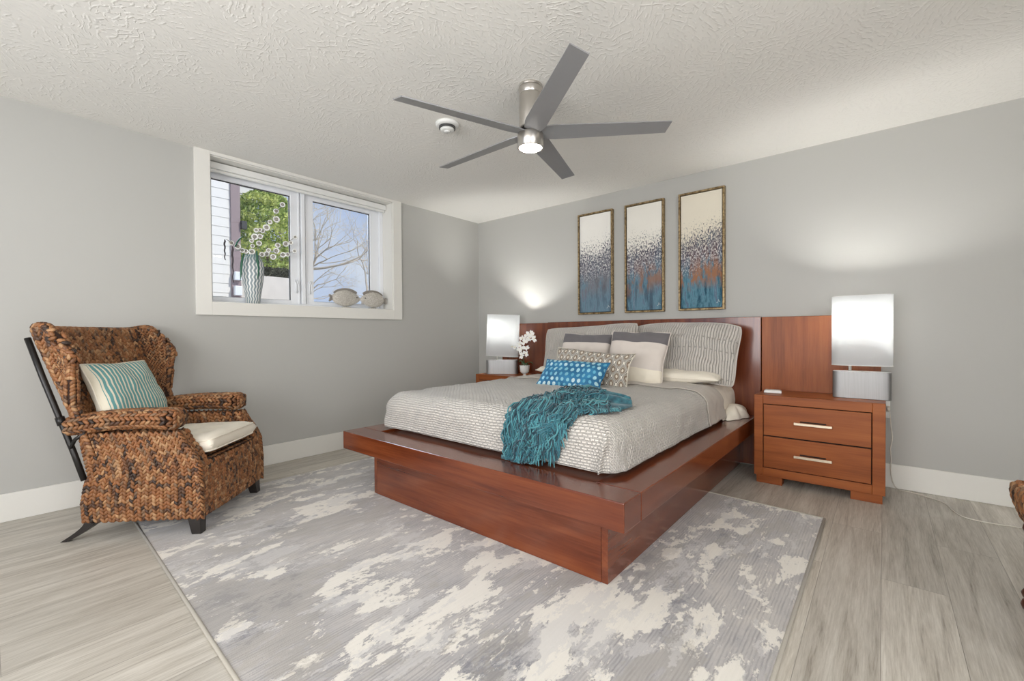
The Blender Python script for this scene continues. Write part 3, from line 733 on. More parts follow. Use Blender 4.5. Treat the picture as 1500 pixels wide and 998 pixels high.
# ------------------------------------------------------------------ orchid
orc = empty('potted_orchid', (.985, -.330, .6225)); tag(orc, 'white artificial orchid in a small white footed pot beside the far lamp', 'plant')
b = MB(); b.lathe([(.0, .0), (.020, 0), (.016, .012), (.012, .022), (.03, .028), (.046, .045), (.050, .075), (.052, .105), (.055, .112), (.048, .112), (.044, .095), (0, .09)], 28)
b.build('pot', M['plastic'], parent=orc, smooth=True)
M['leaf'] = plain('orchid_leaf', srgb(62, 96, 56), .4, var=.2); M['petal'] = plain('orchid_petal', srgb(246, 245, 240), .5, var=.02)
M['petal_core'] = plain('orchid_centre', srgb(226, 214, 150), .5)
b = MB()
for a, L, dr in ((10, .10, .01), (150, .08, .02), (250, .07, .0), (80, .06, .03), (320, .08, .02)):
    def lf(i, j, a=a, L=L, dr=dr):
        x = L*j; w = .020*math.sin(PI*min(1, .08+j*.92))*(i*2-1); ca, sa = math.cos(R(a)), math.sin(R(a))
        return (x*ca-w*sa, x*sa+w*ca, .108+.05*math.sin(j*2.2)+abs(i*2-1)*.006-dr*j*2)
    b.grid(6, 10, lf)
b.build('leaf', M['leaf'], parent=orc, smooth=True, solid=.002, recalc=False)
b = MB(); stem1 = [(0, 0, .10), (-.01, 0, .20), (-.02, -.005, .30), (.01, -.01, .38), (.07, -.01, .43), (.13, -.01, .43)]
stem2 = [(0, 0, .10), (-.02, 0, .18), (-.05, -.01, .26), (-.10, -.02, .30), (-.15, -.02, .31)]
b.tube(stem1, .0028, 6); b.tube(stem2, .0025, 6); b.build('stem', M['leaf'], parent=orc, smooth=True)
rp = random.Random(5)
fl_pos = [(-.02, -.03, .215), (.035, -.03, .235), (-.055, -.02, .27), (.0, -.045, .285), (.045, -.03, .30), (-.035, -.03, .335), (.02, -.035, .355), (.06, -.02, .375), (-.01, -.02, .395), (.09, -.03, .40), (.125, -.02, .425), (.085, -.01, .445), (.045, -.02, .435), (.15, -.03, .39), (-.105, -.03, .30), (-.15, -.02, .31)]
for k, fp in enumerate(fl_pos):
    b = MB(); r0_ = .036 if k < 14 else (.026 if k == 14 else .016)
    fdir = Vector((.45+rp.uniform(-.5, .5), -1, rp.uniform(-.3, .35))).normalized(); rot = fdir.to_track_quat('Z', 'Y').to_matrix().to_4x4() @ Matrix.Rotation(rp.uniform(0, 6), 4, 'Z')
    for a, ln, wd in ((90, 1.0, .55), (210, 1.0, .55), (330, 1.0, .55), (10, 1.05, .85), (170, 1.05, .85)):
        def pf(i, j, a=a, ln=ln, wd=wd):
            x = r0_*ln*j; w = r0_*wd*math.sin(PI*min(1, .06+j*.9))*(i-.5); ca, sa = math.cos(R(a)), math.sin(R(a))
            return rot @ Vector((x*ca-w*sa, x*sa+w*ca, .006*math.sin(j*2.6)))
        b.grid(4, 6, pf)
    b.lathe([(0, .010), (.004, .008), (.005, .003), (.002, 0)], 8, mi=1)
    for i_ in range(len(b.v)-32, len(b.v)): b.v[i_] = tuple(rot @ Vector(b.v[i_]))
    b.build('flower', [M['petal'], M['petal_core']], parent=orc, smooth=True, recalc=False, loc=fp)

# ------------------------------------------------------------------ three abstract paintings
def paint_mat(k, creamc, tealness, copper):
    t = NT('abstract_painting'); v0 = t.mapr(); s_ = t.node('SeparateXYZ', i0=v0); z = t.math('ADD', t.math('MULTIPLY', s_.outputs[2], 1.0), .5)
    v = t.mapr(loc=(k*3.1, 0, k*1.7)); vv = t.mapr(scale=(9, 1, 1.7), loc=(k*3.1, 0, k*1.7))
    sp = t.noise(t.mapr(scale=(1.3, 1, .75), loc=(k*2.1, 0, 1)), 62, 5, .8); mid = t.noise(vv, 1.6, 7, .7, .3); lo = t.noise(v, 5, 4)
    edge = t.math('ADD', t.math('MULTIPLY', t.math('SUBTRACT', lo, .5), .16), t.math('MULTIPLY', s_.outputs[0], .20))
    zz = t.math('SUBTRACT', z, edge)
    teal = t.ramp(mid, [(.32, srgb(30, 50, 64)), (.43, srgb(52, 88, 106)), (.53, srgb(96, 138, 154)), (.60, srgb(88, 100, 122)), (.72, srgb(150, 196, 204))])
    teal = t.mix(tealness, teal, srgb(126, 138, 152))
    cop_f = t.math('MULTIPLY', t.ramp(t.noise(t.mapr(scale=(3.2, 1, 1.0), loc=(k*5.1, 0, 2)), 3.2, 6, .65), [(.44, 0.0), (.52, 1.0)]), t.ramp(zz, [(.14, 0.0), (.26, 1.0), (.46, 1.0), (.60, .3)]))
    c = t.mix(t.math('MULTIPLY', cop_f, copper), teal, srgb(150, 108, 82))
    # speckled band
    bandf = t.ramp(zz, [(.30, 0.0), (.44, 1.0), (.62, 1.0), (.80, 1.0)])
    spc = t.ramp(sp, [(.42, srgb(48, 46, 58)), (.47, srgb(116, 108, 118)), (.51, srgb(62, 68, 88)), (.55, srgb(222, 220, 218))])
    c = t.mix(t.math('MULTIPLY', bandf, .80), c, spc)
    thr = t.math('ADD', t.math('MULTIPLY', t.math('SUBTRACT', zz, .60), 2.6), t.math('MULTIPLY', t.math('SUBTRACT', sp, .5), 3.4))
    topf = t.ramp(t.math('ADD', thr, .4), [(.38, 0.0), (.44, 1.0)])
    c = t.mix(topf, c, t.mix(lo, creamc, tuple(q*.93 for q in creamc)))
    t.color(c); t.set(Roughness=.75, Specular_IOR_Level=.15); return t.m
pics = [(1.458, 1.847, srgb(238, 235, 228), .45, .25, 'leftmost of three tall abstract paintings, paler grey blue, gold frame'),
        (1.973, 2.352, srgb(236, 232, 222), .25, .75, 'middle of three tall abstract paintings in gold frames above the bed'),
        (2.481, 2.859, srgb(228, 220, 202), .0, 1.0, 'rightmost of three tall abstract paintings with most copper and cream, gold frame')]
for k, (x0, x1, cc, tl, cp, lab) in enumerate(pics):
    z0, z1 = 1.257, 2.275; e = empty('framed_painting', ((x0+x1)/2, 0, (z0+z1)/2)); tag(e, lab, 'painting', 'abstract paintings over the headboard')
    hx = (x1-x0)/2; hz = (z1-z0)/2; f = .016; b = MB()
    for q in ((-hx, -hz, -hx+f, hz), (hx-f, -hz, hx, hz), (-hx+f, -hz, hx-f, -hz+f), (-hx+f, hz-f, hx-f, hz)): b.box((q[0], -.042, q[1]), (q[2], -.002, q[3]))
    b.build('frame', M['gold'], parent=e, bevel=.003)
    b = MB(); b.box((-hx+f, -.018, -hz+f), (hx-f, -.004, hz-f)); b.build('shadow_gap', M['black'], parent=e)
    b = MB(); g = .022; b.box((-hx+g, -.032, -hz+g), (hx-g, -.018, hz-g)); cv = b.build('canvas', paint_mat(k+1, cc, tl, cp), parent=e)
    b = MB(); sx, sz = hx-.065, -hz+.055
    b.tube([(sx, -.0325, sz), (sx+.008, -.0325, sz+.002), (sx+.014, -.0325, sz+.012), (sx+.016, -.0325, sz+.03), (sx+.021, -.0325, sz+.012), (sx+.026, -.0325, sz+.016), (sx+.028, -.0325, sz+.006)], .0011, 5)
    b.build('signature', M['plastic'], parent=cv)

# ------------------------------------------------------------------ ceiling fan
FX, FY = 2.352, -1.992
fan = empty('ceiling_fan', (FX, FY, H)); tag(fan, 'five blade brushed nickel ceiling fan with lit round lens', 'ceiling fan')
b = MB(); b.lathe([(.0, 0), (.066, 0), (.066, -.006), (.062, -.012), (.0, -.012)], 40); b.build('ceiling_plate', M['nickel'], parent=fan, smooth=False)
b = MB(); b.lathe([(.030, -.010), (.064, -.012), (.066, -.022), (.060, -.045), (.054, -.062), (.030, -.064)], 40); b.build('canopy', M['nickel'], parent=fan, smooth=True)
b = MB(); b.lathe([(.0, -.050), (.061, -.052), (.0625, -.056), (.0625, -.232), (.060, -.238), (0, -.240)], 48); b.build('motor_housing', M['nickel'], parent=fan, smooth=True)
b = MB(); b.lathe([(.0, -.240), (.056, -.240), (.056, -.285), (0, -.285)], 40); b.build('blade_hub', M['black_metal'], parent=fan, smooth=True)
b = MB(); b.lathe([(.0, -.262), (.066, -.264), (.0715, -.272), (.0725, -.284), (.0725, -.3435), (.069, -.346), (.064, -.345), (.064, -.335), (0, -.335)], 48); b.build('light_kit', M['nickel'], parent=fan, smooth=True)
b = MB(); b.lathe([(.0, -.338), (.0635, -.338), (.0635, -.343), (.058, -.3475), (.03, -.351), (0, -.352)], 40); b.build('lens', M['fan_light'], parent=fan, smooth=True)
for k in range(5):
    a = R(-37+72*k); b = MB(); pit = R(13); n = 24
    def bl(i, j, a=a):
        r = .050+.698*j; w = .120-.030*j
        if j < .10: w = .088+(.032*j/.10) - .003
        y = (i-.5)*w - .006; r2 = r-.008*(i-.5)*2*(j**6)
        zz = -math.sin(pit)*y; yy = math.cos(pit)*y
        return (r2*math.cos(a)-yy*math.sin(a), r2*math.sin(a)+yy*math.cos(a), -.2635+zz)
    b.grid(6, n, bl); bo = b.build('fan_blade', M['blade'], parent=fan, recalc=False, solid=.006)
#FL = add_light('fan_lamp', 'POINT', (FX, FY, H-.40), 5, (1, .93, .84))

sm = empty('smoke_detector', (1.672, -1.998, H)); tag(sm, 'round white smoke detector on the ceiling beside the fan', 'smoke detector')
b = MB(); b.lathe([(0, 0), (.076, 0), (.076, -.010), (.070, -.018), (.058, -.022), (0, -.022)], 40); b.build('mounting_plate', M['plastic'], parent=sm, smooth=True)
b = MB(); b.lathe([(0, -.02), (.053, -.02), (.053, -.036), (0, -.036)], 40); b.build('vent_slots', M['dark_plastic'], parent=sm)
b = MB(); b.lathe([(.0, -.036), (.046, -.036), (.045, -.044), (.036, -.050), (.0, -.051)], 40); b.build('cap', M['plastic'], parent=sm, smooth=True)
b = MB(); b.lathe([(0, -.050), (.021, -.050), (.019, -.055), (0, -.056)], 24); b.build('test_button', M['plastic'], parent=sm, smooth=True)

# ------------------------------------------------------------------ outlets and cord
def outlet(loc, axis, label):
    e = empty('wall_outlet', loc, (0, 0, 0 if axis == 'y' else R(-90) if axis == '-x' else R(90))); tag(e, label, 'outlet', 'white wall outlets')
    b = MB(); b.box((-.036, -.006, -.058), (.036, -.0005, .058)); b.build('cover_plate', M['plastic'], parent=e, bevel=.003)
    b = MB()
    for z in (-.024, .024): b.box((-.016, -.0085, z-.017), (.016, -.006, z+.017))
    b.build('socket', M['trim'], parent=e, bevel=.002); return e
outlet((0, -.725, .415), 'x', 'white wall outlet on the left wall just above the bed, nearer the window')
outlet((0, -.385, .415), 'x', 'white wall outlet on the left wall just above the bed, nearer the corner')
outlet((3.864, 0, .53), 'y', 'white wall outlet with a plug beside the right nightstand')
M['clear'] = plain('clear_cord', srgb(214, 208, 196), .25, var=.1)
b = MB(); pts = [(3.895, -.03, .535), (3.900, -.035, .50), (3.905, -.03, .42), (3.912, -.028, .34), (3.903, -.028, .27), (3.906, -.03, .20), (3.905, -.028, .12), (3.915, -.03, .05), (3.94, -.035, .006), (4.0, -.06, .004), (4.11, -.13, .004), (4.16, -.19, .004), (4.18, -.30, .004), (4.22, -.40, .004), (4.32, -.42, .004), (4.46, -.40, .004), (4.7, -.42, .004)]
sm_pts = []
for i in range(len(pts)-1):
    p0, p1, p2, p3 = [Vector(pts[min(max(i+q, 0), len(pts)-1)]) for q in (-1, 0, 1, 2)]
    for s_ in range(6):
        t_ = s_/6; sm_pts.append(.5*((2*p1)+(-p0+p2)*t_+(2*p0-5*p1+4*p2-p3)*t_*t_+(-p0+3*p1-3*p2+p3)*t_**3))
b.tube(sm_pts, .0032, 8); b.box((3.882, -.036, .520), (3.900, -.009, .556), 0)
dp(b, 'power_cord', M['clear'], 'clear lamp cord hanging by the nightstand and running across the floor', 'cord', smooth=True)

# ------------------------------------------------------------------ braided weave generator
PAL = [srgb(168, 118, 76), srgb(148, 99, 60), srgb(188, 144, 102), srgb(120, 78, 48), srgb(88, 60, 42), srgb(58, 45, 38), srgb(158, 103, 62), srgb(138, 107, 80)]
class Weave(MB):
    def __init__(s): super().__init__(); s.col = []
    def stitch(s, p, d, nrm, L, Wd, Hh, col):
        side = d.cross(nrm).normalized(); rings = ((-.5, .0), (-.30, .78), (0, 1.0), (.30, .78), (.5, 0))
        vs_ = [p-d*L*.5]
        for t_, k in rings[1:4]:
            for a in range(6):
                an = 2*PI*a/6; vs_.append(p+d*L*t_+(side*math.cos(an)*Wd*.5+nrm*math.sin(an)*Hh)*k)
        vs_.append(p+d*L*.5); fs = [(0, 1+(a+1) % 6, 1+a) for a in range(6)]
        for r in range(2): fs += [(1+r*6+a, 1+r*6+(a+1) % 6, 7+r*6+(a+1) % 6, 7+r*6+a) for a in range(6)]
        fs += [(13+a, 13+(a+1) % 6, 19) for a in range(6)]
        s.add(vs_, fs, 0); s.col += [col]*20
    def panel(s, P, ncol, nrow, seed=0, bulge=.010, flip=1, both=False):
        e = 1e-3; rr = random.Random(seed)
        def fr_(u, v):
            p = Vector(P(u, v)); du = Vector(P(u+e, v))-Vector(P(u-e, v)); dv = Vector(P(u, v+e))-Vector(P(u, v-e))
            if du.length < 1e-9 or dv.length < 1e-9: return None
            su = du.length/(2*e); sv = dv.length/(2*e); n = du.cross(dv)
            if n.length < 1e-12: return None
            return p, du.normalized(), dv.normalized(), n.normalized()*flip, su, sv
        for i in range(ncol):
            for j in range(nrow):
                for k, sg in ((.27, 1), (.73, -1)):
                    f = fr_((i+k)/ncol, (j+.5+(.0 if sg > 0 else .0))/nrow)
                    if not f: continue
                    p, du, dv, n, su, sv = f
                    cw = su/ncol; rh = sv/nrow
                    d = (dv*math.cos(R(34))+du*sg*math.sin(R(34))).normalized()
                    cn = mn.noise(Vector((i*.45+seed*3, j*.07, seed)))+.35*mn.noise(Vector((i*1.3, j*.4, seed+5)))
                    r_ = rr.random()+cn*.55
                    col = PAL[rr.choice((0, 2, 6))] if r_ < .34 else PAL[rr.choice((0, 1, 6, 1, 7))] if r_ < .72 else PAL[rr.choice((3, 3, 4, 1))] if r_ < .93 else PAL[rr.choice((4, 5))]
                    kk = rr.uniform(.85, 1.15); col = tuple(min(1, c*kk) for c in col)
                    jt = rr.uniform(-.12, .12)
                    d = (d+du*jt).normalized()
                    s.stitch(p+n*(bulge*.15), d, n, min(rh*1.95, .042), min(cw*.52, rh*1.25, .023)*rr.uniform(.9, 1.08), min(bulge, cw*.30, rh*.6)*rr.uniform(.85, 1.15), col)
        # backing sheet
        nu, nv = max(8, ncol), max(8, nrow//2); b0 = len(s.v)
        s.grid(nu, nv, lambda u, v: P(min(max(u, 1e-4), 1-1e-4), min(max(v, 1e-4), 1-1e-4)), mi=1)
        s.col += [(.03, .02, .015)]*(len(s.v)-b0)
    def finish(s, name, parent, **k):
        assert len(s.col) == len(s.v)
        return s.build(name, [M['weave'], M['weave_back']], parent=parent, smooth=True, recalc=False, **k)

# ------------------------------------------------------------------ wicker wing armchair
chair = empty('wicker_armchair', (.665, -3.210, 0), (0, 0, R(45))); tag(chair, 'brown braided seagrass wing back armchair with dark legs and rods', 'armchair')
def prof(tab, z):
    if z <= tab[0][0]: return tab[0][1]
    for (a, x), (b_, y) in zip(tab, tab[1:]):
        if z <= b_: f = (z-a)/(b_-a); f = f*f*(3-2*f) if False else f; return x*(1-f)+y*f
    return tab[-1][1]
rearX = [(.08, -.285), (.20, -.292), (.31, -.270), (.34, -.250), (.56, -.300)]
frontX = [(.08, .290), (.25, .292), (.38, .282), (.44, .256), (.50, .212), (.57, .175)]
HB = .335
w = Weave()
for sg in (-1, 1):
    w.panel(lambda u, v, sg=sg: ((rearX and prof(rearX, .100+.460*v))*(1-u)+prof(frontX, .100+.460*v)*u, sg*(HB+.006*math.sin(PI*v)), .100+.460*v), 16, 24, seed=3 if sg < 0 else 4, flip=-1 if sg > 0 else 1)
    # inner side of the arm body
    w.panel(lambda u, v, sg=sg: (-.22*(1-u)+prof(frontX, .38+.18*v)*u, sg*(HB-.075), .38+.18*v), 10, 8, seed=6, flip=1 if sg > 0 else -1)
    # front edge of the arm body, above the seat
    w.panel(lambda u, v, sg=sg: (prof(frontX, .375+.185*v)+.004, sg*(HB-.004-.075*u), .375+.185*v), 2, 8, seed=7, flip=-1 if sg < 0 else 1)
# front apron with a soft lower curve, wraps round the corners
w.panel(lambda u, v: (prof(frontX, .100+.280*v)+.012*math.cos((u-.5)*PI)-.004, (u*2-1)*HB, .100+.280*v), 18, 15, seed=8)
w.panel(lambda u, v: (prof(rearX, .100+.460*v)-.002, -(u*2-1)*HB, .100+.460*v), 14, 21, seed=9)
w.panel(lambda u, v: (-.22+.50*v, (u*2-1)*(HB-.07), .382), 12, 10, seed=10)
# plaited edging along the front corners
for sg in (-1, 1):
    def ed(u, v, sg=sg):
        z = .096+.465*v; a = u*2*PI
        return (prof(frontX, z)-.004+.013*math.cos(a), sg*(HB-.004)+.013*math.sin(a), z)
    w.panel(ed, 3, 22, seed=12, bulge=.006)
w.finish('seat_base', chair)
# back with wings: plan path parameter u 0..1, from near wing front to far wing front
def back_pt(u, v, off=0.0):
    z = .36+.75*v
    t = u*2-1; at = abs(t); sgn = -1 if t < 0 else 1
    xr = -.262-.240*(max(z, .33)-.331)/.709+.022
    top = 1.098-.012*math.cos(t*PI*1.0)*0
    # wing front edge position for this height
    wf = prof([(.36, -.235), (.60, -.310), (.70, -.318), (.85, -.305), (.98, -.292), (1.04, -.296), (1.085, -.325), (1.115, -.385)], z)
    yw = .318+.035*max(0, min(1, (z-.60)/.45))
    if at < .56:
        f = at/.56; y = f*(yw-.045); x = xr+.010*f*f
    else:
        f = (at-.56)/.44
        # rounded corner then forward along the wing
        if f < .35:
            a = f/.35*PI/2; y = yw-.045+.045*math.sin(a); x = xr+.010+.045*(1-math.cos(a))
        else:
            g = (f-.35)/.65; y = yw+.022*g*g; x = (xr+.055)*(1-g)+wf*g
            if x < xr+.055: x = xr+.055
    zt = z
    # top outline: ears rise a little over the wings and fall at the front edge
    k = max(0, (v-.55)/.45)
    rise = -.018+.020*math.exp(-((at-.74)/.16)**2)-.085*max(0, (at-.86)/.14)**2
    zt = z+k*k*rise
    return Vector((x-off*0, sgn*y, zt))
def back_shell(u, v, side):
    e = 1e-3; p = back_pt(u, v)
    n = (back_pt(min(u+e, 1), v)-back_pt(max(u-e, 0), v)).cross(back_pt(u, min(v+e, 1))-back_pt(u, max(v-e, 0)))
    n = n.normalized() if n.length > 1e-12 else Vector((1, 0, 0))
    return p+n*side*.018
w = Weave()
w.panel(lambda u, v: back_shell(u, v, 1), 33, 36, seed=21)
w.panel(lambda u, v: back_shell(u, v, -1), 33, 36, seed=22, flip=-1)
# rolled edges: top and the two wing fronts
def roll(path, rad, ncol, nrow, seed, bulge=.007):
    acc = [0.0]
    for a_, b_ in zip(path, path[1:]): acc.append(acc[-1]+(b_-a_).length)
    rs = []; m_ = 60; q_ = 0
    for k in range(m_+1):
        tgt = acc[-1]*k/m_
        while q_ < len(path)-2 and acc[q_+1] < tgt: q_ += 1
        rs.append(path[q_].lerp(path[q_+1], (tgt-acc[q_])/max(1e-9, acc[q_+1]-acc[q_])))
    path = rs; n = len(path)-1
    def cp(v):
        v = min(max(v, 0), 1)*n; i = min(int(v), n-1); f = v-i; return path[i]*(1-f)+path[i+1]*f
    def P_(u, v):
        c = cp(v); t_ = (cp(v+.02)-cp(v-.02)).normalized(); a_ = t_.orthogonal() if abs(t_.z) > .99 else t_.cross(Vector((0, 0, 1))).normalized()
        b_ = t_.cross(a_); an = -u*2*PI; return c+(a_*math.cos(an)+b_*math.sin(an))*rad
    w.panel(P_, ncol, nrow, seed=seed, bulge=bulge)
roll([back_pt(i/60, 1.0) for i in range(61)], .021, 3, 62, 31)
roll([back_pt(0.0, .12+.88*i/30) for i in range(31)], .020, 3, 34, 32)
roll([back_pt(1.0, .12+.88*i/30) for i in range(31)], .020, 3, 34, 33)
w.finish('backrest', chair)
# arms
for sg in (-1, 1):
    w = Weave()
    def arm(u, v, sg=sg):
        # cross section swept forward; v 0..1 rear to front
        x = -.335+.512*v; k = 1.06+.14*max(0, (v-.75)/.25)
        end = 1.0 if v < .93 else math.sqrt(max(0.0, 1-((v-.93)/.07)**2*.85))
        a = u*2*PI; c, s_ = math.cos(a), math.sin(a)
        hw = .064*k*end; hh = .042*k*(.55+.45*end)
        y = math.copysign(abs(c)**.75, c)*hw; zz = math.copysign(abs(s_)**.75, s_)*hh
        return Vector((x, sg*.312+y, .602+.022*v+.016*math.sin(v*PI)+zz))
    w.panel(lambda u, v: arm(-u, v), 9, 21, seed=41+sg, bulge=.009, flip=-1)
    # woven cap on the arm front
    w.panel(lambda u, v: Vector((.178+.012*math.sin(PI*v)*math.sin(PI*u), sg*.312+(u-.5)*.105*(-1 if False else 1), .588+.075*v)), 3, 4, seed=44, bulge=.009)
    w.finish('armrest', chair)
for sg in (-1, 1):
    b = MB()
    b.tube([(-.515, sg*.352, 1.055), (-.45, sg*.352, .86), (-.37, sg*.345, .62), (-.315, sg*.343, .46), (-.272, sg*.340, .32)], .0135, 12)
    b.tube([(-.379, sg*.346, .650), (-.366, sg*.346, .610)], .019, 12)
    b.build('frame_rod', M['black_metal'], parent=chair, smooth=True)
    b = MB(); b.tube([(-.325, sg*.350, .49), (-.30, sg*.355, .535), (-.25, sg*.356, .57)], .009, 10); b.build('brace', M['black_metal'], parent=chair, smooth=True)
def leg(x0, y0, x1, y1, s0, s1, z1=.092):
    b = MB()
    n = 6
    for i in range(n+1): pass
    vs_ = []
    for i in range(n+1):
        f = i/n; x = x0+(x1-x0)*(f**1.35); y = y0+(y1-y0)*f; s_ = s0+(s1-s0)*f; z = z1*(1-f)+.0
        vs_ += [(x-s_, y-s_, z), (x+s_, y-s_, z), (x+s_, y+s_, z), (x-s_, y+s_, z)]
    fs = [(i*4+k, i*4+(k+1) % 4, (i+1)*4+(k+1) % 4, (i+1)*4+k) for i in range(n) for k in range(4)]+[(3, 2, 1, 0), (n*4, n*4+1, n*4+2, n*4+3)]
    b.add(vs_, fs); return b.build('leg', M['black'], parent=chair, bevel=.002)
for sg in (-1, 1):
    l1 = leg(.250, sg*.298, .262, sg*.306, .031, .023); l1.location.z = .012
    leg(-.262, sg*.300, -.385, sg*.318, .027, .016)
# seat cushion: tufted cream pad
def cush(i, j, side):
    x = i*2-1; y = j*2-1; g = max(0, 1-x**6)**.4*max(0, 1-y**6)**.4
    tuft = 0
    for tx in (-.5, 0, .5):
        for ty in (-.5, 0, .5): tuft += math.exp(-(((x-tx)*2.6)**2+((y-ty)*2.6)**2)*6)
    z = side*(.060*g-(.022*tuft if side > 0 else 0))+.005*mn.noise(Vector((x*3, y*3, side)))*g
    return (.048+x*.258, y*.252, .452+z+(.012*x))
b = MB(); b.grid(44, 44, lambda i, j: cush(i, j, 1)); b.grid(44, 44, lambda i, j: cush(i, j, -1))
cu_o = b.build('seat_cushion', M['cream_fabric'], parent=chair, smooth=True, recalc=False)
bm = bmesh.new(); bm.from_mesh(cu_o.data); bmesh.ops.remove_doubles(bm, verts=bm.verts, dist=1e-5); bmesh.ops.recalc_face_normals(bm, faces=bm.faces); bm.to_mesh(cu_o.data); bm.free()
b = MB()
for zz in (.032, -.030):
    pts = []
    for k in range(120):
        a = 2*PI*k/120; c, s_ = math.cos(a), math.sin(a); pts.append((.048+math.copysign(abs(c)**.22, c)*.255, math.copysign(abs(s_)**.22, s_)*.249, .452+zz+.012*c))
    b.tube(pts+[pts[0]], .0045, 6, cap=False)
b.build('piping', M['cream_fabric'], parent=cu_o, smooth=True)
def stripe_mat():
    t = NT('teal_stripe_fabric'); uv = t.mapr('UV'); s_ = t.node('SeparateXYZ', i0=uv); u = s_.outputs[0]
    wv = t.math('MULTIPLY', t.math('SUBTRACT', t.noise(uv, 9, 2), .5), .004)
    f = t.math('FRACT', t.math('MULTIPLY', t.math('ADD', u, wv), 1/.0232))
    m1 = t.math('GREATER_THAN', f, .38); ends = t.math('LESS_THAN', t.math('ABSOLUTE', u), .212)
    n = t.noise(uv, 420, 2)
    teal = t.mix(n, srgb(78, 140, 142), srgb(128, 178, 176))
    c = t.mix(t.math('MULTIPLY', m1, ends), srgb(232, 224, 204), teal)
    t.color(c); t.set(Roughness=.9); t.bump(t.math('ADD', t.math('MULTIPLY', t.math('SUBTRACT', 1.0, m1), 1.5), n), .5, .003); return t.m
M['stripes'] = stripe_mat()
cp = chair.matrix_world
mrot = Matrix.Rotation(R(45), 4, 'Z') @ Matrix.Rotation(R(90), 4, 'Z') @ Matrix.Rotation(R(90-21), 4, 'X') @ Matrix.Rotation(R(0), 4, 'Z')
cpos = Matrix.Rotation(R(45), 4, 'Z') @ Vector((-.268, -.035, .715))+Vector((.665, -3.210, 0))
pillow('striped_cushion', .46, .42, .14, [M['stripes'], M['cream_fabric']], cpos, mrot.to_euler(), 'cream and teal striped throw pillow standing in the wicker armchair', 'pillow', pinch=.05, seed=51)

# ------------------------------------------------------------------ wicker stool at the right edge
stool = empty('wicker_stool', (4.50, -1.70, 0)); tag(stool, 'corner of a woven seat stool with dark turned legs at the right edge', 'stool')
w = Weave()
SX = .262
def sk(u, v, a):      # bulging sides that tuck in below
    z = .36+.125*v; r = SX-.030*(1-v)**1.6-.010*v**5; c = (u*2-1)*r
    k = Matrix.Rotation(a, 4, 'Z') @ Vector((c, -r, z)); return k
for q_ in range(4): w.panel(lambda u, v, q_=q_: sk(u, v, q_*PI/2), 12, 6, seed=60+q_, bulge=.010)
w.panel(lambda u, v: Vector(((u*2-1)*SX*.97, (v*2-1)*SX*.97, .485)), 12, 20, seed=66, bulge=.010)
w.finish('seat', stool)
for sx in (-1, 1):
    for sy in (-1, 1):
        b = MB(); b.lathe([(0, .372), (.020, .372), (.017, .352), (.024, .338), (.026, .325), (.021, .312), (.015, .306), (.020, .296), (.022, .27), (.020, .19), (.016, .13), (.014, .105), (.022, .098), (.028, .085), (.024, .070), (.015, .065), (.024, .058), (.029, .042), (.024, .026), (.014, .018), (.012, 0), (0, 0)], 24, (sx*.212, sy*.212, 0))
        b.build('leg', M['turned'] if 'turned' in M else M['black'], parent=stool, smooth=True)

# ------------------------------------------------------------------ window sill: vase, ring branches, two fish
SZ = WZ0+.0065
def vase_mat():
    t = NT('wavy_striped_ceramic'); v = t.mapr(); s_ = t.node('SeparateXYZ', i0=v)
    ang = t.math('ARCTAN2', s_.outputs[1], s_.outputs[0]); a = t.math('ADD', t.math('MULTIPLY', ang, 18/(2*PI)), t.math('MULTIPLY', t.math('SINE', t.math('MULTIPLY', s_.outputs[2], 125.0)), .17))
    f = t.math('FRACT', a); m_ = t.ramp(f, [(.0, 1.0), (.35, 1.0), (.45, 0.0), (.9, 0.0), (1, 1.0)])
    c = t.mix(m_, srgb(132, 146, 150), srgb(226, 226, 224)); tp = t.ramp(s_.outputs[2], [(.33, 0.0), (.40, .6)])
    c = t.mix(tp, c, srgb(58, 112, 112)); t.color(c); t.set(Roughness=.25); t.bump(m_, .6, .004); return t.m
vase = empty('striped_vase', (-.090, -2.545, SZ)); tag(vase, 'tall grey and white wavy striped ceramic vase on the window sill', 'vase')
b = MB(); b.lathe([(0, 0), (.046, 0), (.050, .004), (.060, .08), (.072, .16), (.081, .24), (.083, .29), (.078, .335), (.064, .370), (.052, .388), (.054, .398), (.048, .398), (.044, .37), (.05, .30), (0, .28)], 64)
b.build('body', vase_mat(), parent=vase, smooth=True)
ring = empty('ring_branch', (-.090, -2.545, SZ+.20)); tag(ring, 'metal branch of small white rings with green leaves standing in the striped vase', 'decoration')
M['ring_white'] = plain('white_enamel_ring', srgb(236, 236, 232), .35, .2); M['ring_dark'] = plain('ring_inner_grey', srgb(158, 154, 144), .5, .2)
M['green_glaze'] = plain('dark_green_glaze', srgb(36, 92, 70), .3, var=.2); M['pod'] = plain('dark_twisted_pod', srgb(62, 56, 60), .6, var=.3, bump=.4)
